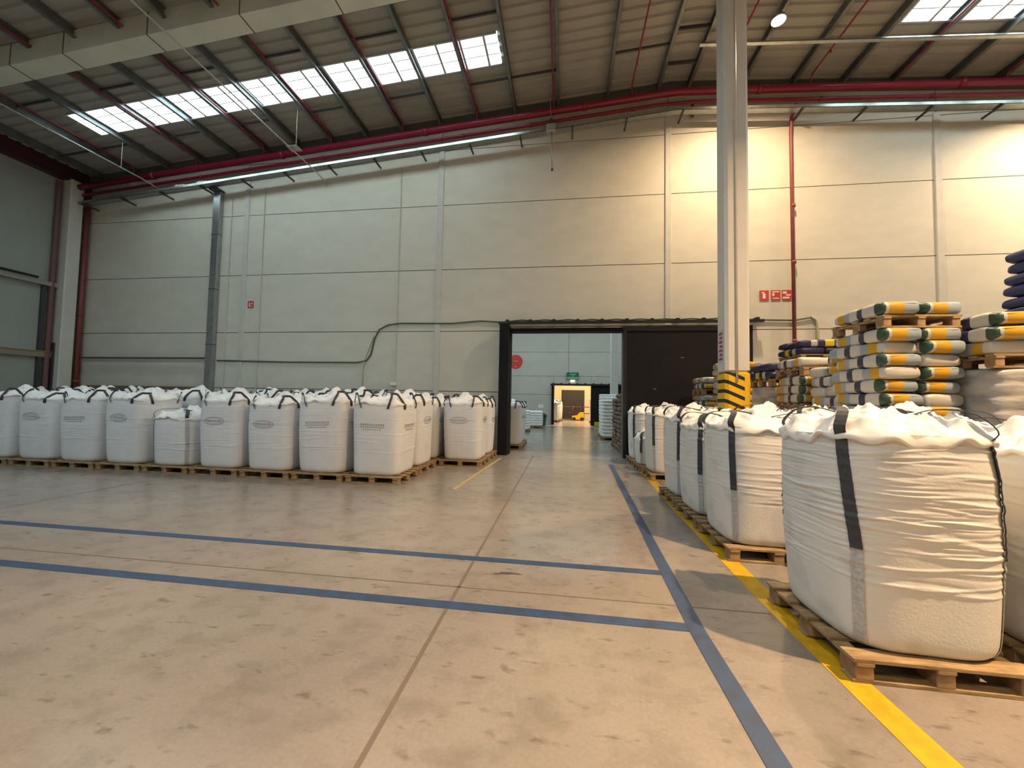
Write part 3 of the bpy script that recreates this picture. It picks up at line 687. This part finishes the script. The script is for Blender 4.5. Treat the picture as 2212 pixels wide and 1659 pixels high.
def make_bag(seed, kind, hw=.5, hd=.5, h=1.36, nth=120, nz=110, logo=None, style='left', nw=95, amp=.0065, bulge=.05, m_body=None, sub=False):
    B = BagShape(seed, hw, hd, h, 5.0 if style == 'left' else 3.6, nw, amp, bulge); r = B.r; p = B.ph
    root = thing('bulk_bag', 'bag', 'bulk bag')
    th = np.linspace(0, 2 * PI, nth, endpoint=False)
    # denser towards corners
    zs = np.concatenate([[0, .012, .03, .05], np.linspace(.07, h, nz)])
    T, Z = np.meshgrid(th, zs); G = B.P(T, Z)
    mb = gridmesh(G); mb.f.append(tuple(range(nth - 1, -1, -1)))
    mb.build('body', m_body or M_bag, root, True)
    # top cover
    nr = 26 if style == 'left' else 48
    rim = B.P(th, np.full_like(th, h))
    rows = []
    cen = np.array([r.uniform(-.08, .08), r.uniform(-.08, .08)])
    H = .13 if style == 'left' else .15
    K = [(r.uniform(2.5, 7), r.uniform(2.5, 7), r.uniform(0, 6), r.uniform(0, 6), r.uniform(.5, 1)) for _ in range(6)]
    def folds(x, y):
        o = 0
        for a, b, q, w_, g_ in K:
            o = o + g_ * (1 - 2 * np.abs(np.sin(a * x * 1.9 + b * y * 1.3 * np.sign(q - 3) + q + 1.2 * np.sin(3 * y + w_))))
        return o / 6
    sd_ = Vector((seed * 3.7, seed * 1.3, 0))
    def crease(xx, yy):
        o = np.zeros_like(xx)
        for i_ in range(len(xx)):
            p_ = Vector((xx[i_] * 3.0, yy[i_] * 3.0, 0)) + sd_
            w_ = noise.noise_vector(p_ * .8) * .8
            a_ = noise.noise(p_ + w_); b_ = noise.noise((p_ + w_) * 2.3 + Vector((5, 2, 1))); c_ = noise.noise((p_ + w_) * 4.9)
            o[i_] = (.45 - abs(a_) * 2.2) + .45 * (.4 - abs(b_) * 2.2) + .22 * (.4 - abs(c_) * 2)
        return o
    corner = np.exp(-((np.abs(np.sin(2 * th)) - 1) / .28) ** 2)
    ov = [(1.0, -.055), (1.035, -.03), (1.03, 0.004)] if style == 'left' else [(1.0, -.05), (1.04, -.05), (1.05, -.03), (1.03, -.005)]
    for (s_, dz) in ov:
        q = rim.copy(); wav = .012 * np.sin(9 * th + p[5]) + .012 * np.sin(17 * th + p[6]) + .018 * np.sin(4 * th + p[7])
        q[:, :2] *= s_ + (.0 if s_ == 1.0 else 1) * wav[:, None] * .8; q[:, 2] += dz + wav * (1.2 if dz < -.01 else .6)
        rows.append(q)
    spx, spy = cen + np.array([r.uniform(-.12, .12), r.uniform(-.12, .12)])
    for i in range(1, nr + 1):
        t = i / nr; k = (1 - t) ** 1.0
        q = rim.copy(); q[:, 0] = cen[0] * t + rim[:, 0] * k; q[:, 1] = cen[1] * t + rim[:, 1] * k
        up = H * (1 - (1 - t) ** 2.2)
        pk = (.075 if style == 'left' else .05) * corner * np.exp(-((t - .16) / .12) ** 2)
        fo = folds(q[:, 0] * 2.2, q[:, 1] * 2.2) * (.04 if style == 'left' else .05) * min(1, t * 5)
        fo = fo + crease(q[:, 0], q[:, 1]) * (.035 if style == 'left' else .055) * min(1, .25 + t * 5)
        spd = np.exp(-(((q[:, 0] - spx) ** 2 + (q[:, 1] - spy) ** 2) / (.13 ** 2)))
        q[:, 2] = rim[:, 2] + up + pk + fo + spd * (.14 if style == 'left' else .07) + .01
        rows.append(q)
    G2 = np.stack(rows); mb = gridmesh(G2); mb.build('top_cover', M_cover, root, True)
    # lifting loops and webbing
    for ci in range(4):
        a0 = PI / 4 + ci * PI / 2
        cdir = Vector((math.cos(a0), math.sin(a0), 0)); tdir = Vector((-math.sin(a0), math.cos(a0), 0))
        if style == 'left':
            pa = B.P(np.array([a0 - .30]), np.array([h * .93]), .012)[0]; pb = B.P(np.array([a0 + .30]), np.array([h * .93]), .012)[0]
            ra = B.P(np.array([a0 - .26]), np.array([h]), .03)[0]; rb_ = B.P(np.array([a0 + .26]), np.array([h]), .03)[0]
            hh = r.uniform(.10, .21); lean = r.uniform(-.12, .03); sw = r.uniform(-.08, .08)
            mid = (Vector(ra) + Vector(rb_)) / 2 + cdir * lean + tdir * sw + Vector((0, 0, hh))
            pts = []
            A, Bq = Vector(ra) + Vector((0, 0, .0)), Vector(rb_)
            ctl = [Vector(pa), A, A.lerp(mid, .55) + Vector((0, 0, .05)), mid + tdir * -.05, mid + tdir * .05, Bq.lerp(mid, .55) + Vector((0, 0, .05)), Bq, Vector(pb)]
            n_ = 22
            for q in range(n_):
                u = q / (n_ - 1) * (len(ctl) - 1); k0 = min(int(u), len(ctl) - 2); fr = u - k0
                P0, P1, P2, P3 = ctl[max(k0 - 1, 0)], ctl[k0], ctl[k0 + 1], ctl[min(k0 + 2, len(ctl) - 1)]
                pts.append(0.5 * ((2 * P1) + (-P0 + P2) * fr + (2 * P0 - 5 * P1 + 4 * P2 - P3) * fr ** 2 + (-P0 + 3 * P1 - 3 * P2 + P3) * fr ** 3))
            sides = [cdir.cross((pts[min(i + 1, n_ - 1)] - pts[max(i - 1, 0)])) for i in range(n_)]
            MB().ribbon(pts, sides, .042, .006).build('lifting_loop', M_strap, root)
        else:
            da = r.uniform(-.06, .05) if seed != 51 else -.14
            zz = np.linspace(h, h * .46, 30); zz2 = np.linspace(h * .46, .02, 30)
            P1 = B.P(np.linspace(a0 + da, a0 + da * .05, 30), zz, .009); P2 = B.P(np.linspace(a0 + da * .05, a0, 30), zz2, .006)
            s1 = MB().ribbon([Vector(q) for q in P1], tdir, .062, .006).build('corner_strap', M_strap, root)
            MB().ribbon([Vector(q) for q in P2], tdir, .06, .004).build('pale_webbing', M_seamw, root)
            top = Vector(P1[0]); inn = -cdir
            fall = r.uniform(.2, .35)
            pts = [top + Vector((0, 0, -.01)), top + cdir * .03 + Vector((0, 0, .05)), top + inn * .06 + Vector((0, 0, .15)), top + inn * fall + tdir * r.uniform(-.15, .15) + Vector((0, 0, .17)), top + inn * (fall + .12) + tdir * r.uniform(-.15, .15) + Vector((0, 0, .13))]
            n_ = 16; cp_ = []
            for q in range(n_):
                u = q / (n_ - 1) * 4; k0 = min(int(u), 3); fr = u - k0
                P0, Pa, Pb, P3 = pts[max(k0 - 1, 0)], pts[k0], pts[k0 + 1], pts[min(k0 + 2, 4)]
                cp_.append(0.5 * ((2 * Pa) + (-P0 + Pb) * fr + (2 * P0 - 5 * Pa + 4 * Pb - P3) * fr ** 2 + (-P0 + 3 * Pa - 3 * Pb + P3) * fr ** 3))
            MB().ribbon(cp_, tdir, .06, .006).build('lifting_loop', M_strap, root)
    # faded print
    if logo:
        for fa in ((-PI / 2, 0.0) if logo != 'one' else (-PI / 2,)):
            lm = MB(); zc = h * .70
            def on(u, z):
                # u metres across the face -> angle
                a = fa + math.atan2(u, hw * .985)
                return Vector(B.P(np.array([a]), np.array([z]), .0035)[0])
            def stroke(uz, w):
                pts = []
                for (a, b) in zip(uz, uz[1:]):
                    m_ = max(2, int(math.hypot(b[0] - a[0], b[1] - a[1]) / .02))
                    pts += [(a[0] + (b[0] - a[0]) * i / m_, a[1] + (b[1] - a[1]) * i / m_) for i in range(m_)]
                pts.append(uz[-1]); V = [on(*q) for q in pts]
                nrm = Vector((math.cos(fa), math.sin(fa), 0))
                sides = [nrm.cross(V[min(i + 1, len(V) - 1)] - V[max(i - 1, 0)]) for i in range(len(V))]
                if len(V) > 1: lm.ribbon(V, sides, w, .002)
            if logo == 'oval':
                stroke([(.21 * math.cos(a) - .05, zc + .075 * math.sin(a)) for a in np.linspace(0, 2 * PI, 30)], .012)
                stroke([(.17 * math.cos(a) - .05, zc + .045 * math.sin(a)) for a in np.linspace(0, 2 * PI, 26)], .006)
                for k in range(7): stroke([(-.17 + k * .04, zc - .02), (-.165 + k * .04, zc + .02)], .018)
            else:
                for k in range(11):
                    u = -.24 + k * .042
                    stroke([(u, zc - .02), (u + .004, zc + .022)], .022)
                stroke([(-.26, zc - .045), (.2, zc - .045)], .012)
                for k in range(8): stroke([(-.2 + k * .045, zc - .09), (-.2 + k * .045 + .025, zc - .085)], .02)
            lm.build('printed_logo', M_print, root)
    reg(root)
    return root

BAGS = [make_bag(11, 'a', logo='text'), make_bag(12, 'b', logo='oval'), make_bag(13, 'c', logo='text'), make_bag(14, 'd', logo='oval'), make_bag(15, 'e', logo='text')]
used_b = {}
def place_bag(proto, x, y, z, label, group, sx=1, sy=1, sz=1, rz=0, name=None):
    o = copy_tree(proto) if used_b.get(proto.name) else proto
    used_b[proto.name] = True
    o.location = (x, y, z); o.scale = (sx, sy, sz); o.rotation_euler = (0, 0, rz)
    return tag(o, label, 'bulk bag', group)
P0 = 1.115
rnd = random.Random(5)
rowname = ['front row', 'second row', 'third row', 'back row']
rowY = [7.28, 8.36, 9.50, 10.58]
for rI in range(4):
    x0 = -2.98 if rI < 2 else -1.90
    cnt = [9, 9, 13, 13][rI]
    for k in range(cnt):
        x = x0 - P0 * (k + .5); y = rowY[rI]
        low = not (rI == 0 or k == 0 or (rI == 2 and k == 1))
        pallet(x, y, 0, 1.085, 1.03, 'wooden pallet under the %s white bag from the aisle, %s of the left block' % (ordn[k], rowname[rI]), 0, 'pallets under the left block of bags', low)
        proto = BAGS[(k * 2 + rI * 3 + (k // 3)) % 5]
        sz = rnd.uniform(.97, 1.03); rz = 0 if (rI == 0 or k == 0) else rnd.choice([0, PI / 2, PI, -PI / 2]); rz += rnd.uniform(-.03, .03)
        if rI == 0: proto = BAGS[[0, 2, 1, 1, 0, 3, 2, 3, 1][k]]
        if rI > 0: sz *= 1.035
        sx = rnd.uniform(.985, 1.02)
        if (rI, k) == (0, 4): continue
        place_bag(proto, x, y, .144, 'tall white bulk bag, %s from the aisle in the %s of the left block' % (ordn[k], rowname[rI]), 'white bulk bags of the left block', sx, sx * .98, sz, rz)
# the low half-filled bag in the front row
lowb = make_bag(31, 'low', hw=.485, hd=.485, h=1.0, logo=None, style='right', nw=40, m_body=M_bag)
for ch in KIDS[lowb.name]:
    if ch.name.startswith(('corner_strap', 'pale_webbing')): ch.name = 'side_webbing'; ch.data.materials[0] = M_seamw
place_bag(lowb, -2.98 - P0 * 4.5, 7.28, .144, 'short white bulk bag with flared crumpled top in the front row', 'white bulk bags of the left block')

# right-hand bags
RB = [make_bag(51, 'r1', hw=.47, hd=.47, h=1.30, nth=220, nz=230, style='right', nw=260, amp=.0065, bulge=.045, m_body=M_bag2),
      make_bag(52, 'r2', hw=.47, hd=.47, h=1.26, nth=140, nz=120, style='right', nw=150, amp=.006, bulge=.045, m_body=M_bag2),
      make_bag(53, 'r3', hw=.47, hd=.47, h=1.24, nth=140, nz=120, style='right', nw=150, amp=.006, bulge=.05, m_body=M_bag2)]
RL = [  # proto, x centre, y centre, label, sx, sy, sz, rz
 (0, 2.165, 3.02, 'largest white bulk bag at right foreground with dark corner strap', .99, 1.0, 1.0, 0),
 (1, 2.17, 4.72, 'white bulk bag right behind the largest foreground bag', 1.0, 1.0, .98, 0),
 (2, 2.16, 5.72, 'white bulk bag third from the camera along the aisle on the right', .98, .98, .96, 0),
 (1, 2.16, 6.72, 'white bulk bag fourth from the camera along the aisle on the right', .98, .95, 1.0, PI / 2),
 (2, 2.25, 8.75, 'white bulk bag fifth from the camera along the aisle on the right', .95, .95, 1.02, PI / 2),
 (1, 2.18, 10.65, 'white bulk bag nearest the black gate leaf', .93, .93, .98, PI),
 (2, 3.27, 2.92, 'white bulk bag cut off by the right edge of the photo', 1.0, 1.0, 1.0, PI),
 (1, 3.17, 3.98, 'white bulk bag behind the foreground bag, below the yellow sacks', .9, .95, 1.02, PI / 2),
 (2, 4.28, 3.15, 'white bulk bag in the third line at far right', 1.0, 1.0, .98, PI / 2),
 (0, 2.90 + .13, 5.15, 'white bulk bag between the aisle bags and the tall sack stack', .72, .9, 1.0, PI),
 (1, 3.02, 6.2, 'white bulk bag in the second line just before the striped column', .72, .95, 1.02, -PI / 2),
 (2, 3.10, 8.25, 'white bulk bag in the second line just behind the striped column', .72, .95, 1.0, 0),
]
for (pi_, x, y, lab, sx, sy, sz, rz) in RL:
    pw = .97 * sx if sx > .8 else .72
    pallet(x, y, 0, pw, .97 * sy, 'pallet under the ' + lab.replace('white bulk bag ', 'bag ').replace('largest bag', 'largest bag'), 0, 'pallets under the bags on the right', low=(x > 3.3))
    place_bag(RB[pi_], x, y, .144, lab, 'white bulk bags on the right of the aisle', sx, sy, sz, rz)
# sagging half-empty bag near the gate
sagb = make_bag(61, 'sag', hw=.36, hd=.36, h=.62, nth=100, nz=60, style='right', nw=20, m_body=M_bag2)
pallet(2.15, 9.72, 0, .8, .78, 'pallet under the sagging half empty bag near the gate', 0, 'pallets under the bags on the right')
place_bag(sagb, 2.12, 9.72, .144, 'sagging half empty white bag before the bag nearest the gate', 'white bulk bags on the right of the aisle')

# ------------------------------------------------------------------ sacks and wrapped loads
def sack_mesh(seed, L_=.8, Wd=.405, Hh=.158):
    r = random.Random(seed); nu, nv = 36, 32; P = np.zeros((nu, nv, 3))
    p = [r.uniform(0, 6) for _ in range(8)]
    for i in range(nu):
        u = i / (nu - 1) * 2 - 1
        e = (1 - abs(u) ** 7) ** .5 if abs(u) < 1 else 0
        for j in range(nv):
            a = 2 * PI * j / nv; c, s_ = math.cos(a), math.sin(a)
            y = math.copysign(abs(c) ** .4, c) * Wd / 2 * (.86 + .14 * e) * (1 + .03 * math.sin(4 * u + p[0]))
            z = math.copysign(abs(s_) ** .45, s_) * Hh / 2 * (e * .45 + .55) * (1 + .07 * math.sin(6 * u + p[1] + c * 2) + .05 * math.sin(11 * u + p[2]))
            P[i, j] = (u * L_ / 2 * (1 + .015 * math.sin(3 * a + p[3])), y, z + Hh / 2)
    mb = gridmesh(P); mb.f.append(tuple(range(nv))[::-1]); mb.f.append(tuple(range((nu - 1) * nv, nu * nv)))
    return mb
sack_me = {}
for key, m_ in (('w', M_sackW), ('n', M_sackN), ('b', M_sackB)):
    sack_me[key] = []
    for sd in range(3):
        o = sack_mesh(sd * 7 + 3).build('printed_sack', m_, None, True); sack_me[key].append(o.data); bpy.data.objects.remove(o)
cname = {'w': 'white-yellow', 'n': 'navy', 'b': 'deep blue'}
srnd = random.Random(9)
def sack(x, y, z, rz, key, label, group, s=(1, 1)):
    o = bpy.data.objects.new('printed_sack', srnd.choice(sack_me[key])); C.objects.link(o)
    o.location = (x, y, z); o.rotation_euler = (srnd.uniform(-.02, .02), srnd.uniform(-.02, .02), rz + srnd.uniform(-.07, .07) + (PI if key == 'w' and srnd.random() < .3 else 0)); o.scale = (s[0], s[1], 1)
    return tag(o, label, 'sack', group)
def wrapped(x, y, z0, z1, w, d, label, seed, m_=None):
    r = random.Random(seed); nth = 96; nz = max(14, int((z1 - z0) / .018)); th = np.linspace(0, 2 * PI, nth, endpoint=False)
    zs = np.linspace(0, z1 - z0, nz); T, Z = np.meshgrid(th, zs)
    n = 7; rr = (np.abs(np.cos(T)) ** n + np.abs(np.sin(T)) ** n) ** (-1 / n)
    lay = np.abs(np.sin(Z / .145 * PI)) ** .5
    k = .945 + .05 * lay + .012 * np.sin(5 * T + r.uniform(0, 6) + Z * 4) + .008 * np.sin(13 * T + Z * 17)
    endt = np.clip(np.minimum(Z, (z1 - z0) - Z) / .03, 0, 1); k = k * (.95 + .05 * endt)
    P = np.stack([w / 2 * rr * np.cos(T) * k, d / 2 * rr * np.sin(T) * k, Z], -1)
    mb = gridmesh(P); mb.f.append(tuple(range(nth))[::-1])
    top = P[-1]; rings = [top * np.array([s_, s_, 1]) + np.array([0, 0, 0]) for s_ in (.7, .35, .05)]
    base = (nz - 1) * nth
    for rg in rings:
        b2 = len(mb.v); mb.v += [tuple(map(float, q)) for q in rg]
        for i in range(nth): mb.f.append((base + i, base + (i + 1) % nth, b2 + (i + 1) % nth, b2 + i))
        base = b2
    mb.f.append(tuple(range(base, base + nth)))
    o = mb.build('wrapped_load', m_ or M_wrap, None, True); o.location = (x, y, z0); return tag(o, label, 'wrapped load', 'stretch wrapped loads of sacks')
SH = .146
def stack(x0, y0, name, program, w=.8, d=.8, rz=0.0):
    """program: list of ('P',), ('W', top z), ('S', n layers, key(s), mode)"""
    z = 0.0; cx_, cy_ = x0 + w / 2, y0 + d / 2; nl = 0; tiers = 0; total = sum(q[1] for q in program if q[0] == 'S'); npal = 0; nw_ = 0
    pn = ['floor pallet', 'second pallet up', 'third pallet up', 'fourth pallet up']
    for q in program:
        if q[0] == 'P':
            pallet(cx_, cy_, z, w, d, '%s in the sack stack %s' % (pn[npal], name), rz, 'pallets in the sack stacks'); npal += 1; z += .144
        elif q[0] == 'W':
            wrapped(cx_, cy_, z, q[1], w * 1.02, d * 1.0, 'grey stretch wrapped load %sin the stack %s' % ('upper ' if nw_ else 'low ', name), int(x0 * 100 + y0 * 10 + z * 7)); z = q[1]; nw_ += 1
        else:
            _, n, keys, mode = q
            for L_ in range(n):
                key = keys[L_ % len(keys)]; nl += 1
                fromtop = total - nl
                lay = 'top' if fromtop == 0 else ordn[fromtop]
                along = mode == 'end' or (mode == 'alt' and L_ % 2 == 0)
                for k in (0, 1):
                    off = (-.2 if k == 0 else .2)
                    if along: X, Y, R = cx_ + off * w / .8, cy_, PI / 2; which = 'left' if k == 0 else 'right'
                    else: X, Y, R = cx_, cy_ + off * d / .8, 0; which = 'front' if k == 0 else 'rear'
                    X += srnd.uniform(-.012, .012); Y += srnd.uniform(-.045, .045)
                    sack(X, Y, z, R + rz, key, '%s sack, %s of the %s layer, stack %s' % (cname[key], which, lay, name), 'printed sacks in the stacks', (d / .8, w / .8) if along else (w / .8, d / .8))
                z += SH
    return z
# A beside the aisle, pallet on top
stack(3.50, 4.75, 'topped by a pallet', [('P',), ('W', 1.33), ('P',), ('S', 7, 'w', 'end'), ('P',), ('S', 1, 'w', 'end')], .8, .8, .03)
stack(4.36, 4.48, 'at the right photo edge', [('P',), ('W', 1.02), ('P',), ('W', 2.03), ('P',), ('S', 3, 'w', 'end')], .8, .8, -.05)
stack(5.66, 4.95, 'of blue sacks at the right edge', [('P',), ('W', 1.30), ('P',), ('W', 2.60), ('P',), ('S', 6, 'b', 'alt')])
stack(3.72, 5.68, 'behind the pallet-topped one', [('P',), ('W', 1.30), ('S', 6, 'w', 'alt')], .8, .72)
stack(3.70, 6.52, 'first right of the column', [('P',), ('W', 1.50), ('P',), ('S', 3, 'w', 'end'), ('P',), ('S', 1, 'w', 'end')])
stack(3.72, 7.50, 'touching the column on its right', [('P',), ('W', 1.95), ('P',), ('S', 2, 'n', 'alt')])
stack(4.75, 8.45, 'topped with navy sacks at the wall', [('P',), ('W', 1.3), ('P',), ('W', 2.52), ('P',), ('S', 2, 'n', 'alt')], .95, .8)
stack(3.55, 8.98, 'first left of the column', [('P',), ('W', 1.25), ('S', 9, 'w', 'alt')])
stack(3.38, 9.95, 'nearest the black gate', [('P',), ('W', 1.25), ('S', 4, 'w', 'alt'), ('P',), ('S', 2, 'w', 'alt')])
# a loose white and yellow sack on the second stack
sack(4.15, 6.0, 1.30 + 6 * SH + .005, .5, 'w', 'loose white sack lying crooked atop the stack behind the pallet-topped one', 'printed sacks in the stacks')

# ------------------------------------------------------------------ next room: bags, sacks
for i, (x, y, s) in enumerate(((-1.86, 13.05, .98), (-2.98, 13.05, 1.0), (-1.9, 14.15, .98))):
    nm = ['closest behind the left gate post', 'second from the gate post, mostly hidden by the wall', 'behind the one closest to the gate post'][i]
    pallet(x, y, 0, 1.05, 1.03, 'pallet under the next room bag ' + nm, 0, 'pallets in the next room', low=(i == 1))
    place_bag(BAGS[(i + 1) % 5], x, y, .144, 'white bag in the next room ' + nm, 'white bulk bags in the next room', s, s, .96, 0)
for i, (x, y) in enumerate(((-2.3, 20.0), (-1.8, 23.2))):
    pallet(x, y, 0, 1.1, 1.1, 'pallet under the %s wrapped load along the next room wall' % ('nearer' if i == 0 else 'farther'), 0, 'pallets in the next room', low=True)
    wrapped(x, y, .144, 1.12 - .1 * i, 1.1, 1.1, '%s low white wrapped load at left in the next room' % ('nearer' if i == 0 else 'farther'), 5 + i, M_cover)
bn = thing('waste_bin', 'dark green bin at the inner wall beside the wrapped loads', 'bin', (-1.42, 25.2, 0))
MB().tube([(0, 0, 0.02), (0, 0, .62)], [.25, .32], 20).build('tub', mat('bin_green', (.02, .10, .06), .5), bn)
MB().tube([(0, 0, .62), (0, 0, .68), (0, 0, .82)], [.34, .34, .18], 20).build('lid', M_rubber, bn)
# right side: brown sacks stack close behind the opening and white load
for rI, yy in enumerate((13.2, 14.4)):
    xx = 2.32
    pallet(xx, yy, 0, 1.1, 1.05, 'pallet under the %s brown sack pile in the next room' % ('nearer' if rI == 0 else 'farther'), 0, 'pallets in the next room', low=True)
    for L_ in range(12 if rI == 0 else 11):
        for k in (0, 1):
            if rI == 0 and False: continue
            o = bpy.data.objects.new('brown_sack', sack_me['w'][L_ % 3]); C.objects.link(o)
            along = L_ % 2 == 0
            o.location = (xx + ((-.26 if k == 0 else .26) if along else srnd.uniform(-.03, .03)), yy + (0 if along else (-.26 if k == 0 else .26)), .144 + L_ * SH)
            o.scale = (1.28, 1.25, 1); o.rotation_euler = (0, 0, (PI / 2 if along else 0) + srnd.uniform(-.05, .05))
            o.data = sack_me.setdefault('k', [d.copy() for d in sack_me['w']])[L_ % 3]
            which = (('left' if k == 0 else 'right') if along else ('front' if k == 0 else 'rear'))
            tag(o, '%s brown paper sack, %s layer from the floor of the %s brown pile' % (which, ordn[L_], 'nearer' if rI == 0 else 'farther'), 'sack', 'brown paper sacks in the next room')
for d_ in sack_me['k']: d_.materials[0] = M_brown
for rI, (xx, yy, zt) in enumerate(((2.10, 17.0, 1.72), (2.15, 18.3, 1.98))):
    pallet(xx, yy, 0, 1.0, 1.0, 'pallet under the %s white wrapped load right of the passage' % ('nearer' if rI == 0 else 'farther'), 0, 'pallets in the next room', low=True)
    wrapped(xx, yy, .144, zt, 1.0, 1.0, '%s tall white wrapped load right of the passage in the next room' % ('nearer' if rI == 0 else 'farther'), 15 + rI, M_cover)
tag(MB().box(2.05, 2.75, 26.0, 26.45, .0, .28, .04).build('yellow_box', mat('yellow_green_plastic', (.35, .38, .02), .5)), 'low yellow-green box at the foot of the second gate', 'box')
# third room bags
for i, (x, y) in enumerate(((-.9, 30.2), (-.75, 31.4), (-.6, 32.6))):
    nm = ['nearest', 'middle', 'farthest'][i]
    pallet(x, y, 0, 1.05, 1.0, 'pallet under the %s bag at left in the bright third room' % nm, 0, 'pallets in the third room', low=True)
    place_bag(BAGS[i], x, y, .144, '%s white bulk bag at left in the bright third room' % nm, 'white bulk bags in the third room', .98, .95, 1.0, 0)
pallet(2.5, 30.6, 0, 1, 1, 'pallet under the pale stack at right in the third room', 0, 'pallets in the third room', low=True)
wrapped(2.5, 30.6, .144, 1.95, 1.0, 1.0, 'pale stacked load at right in the bright third room', 44, M_cover)
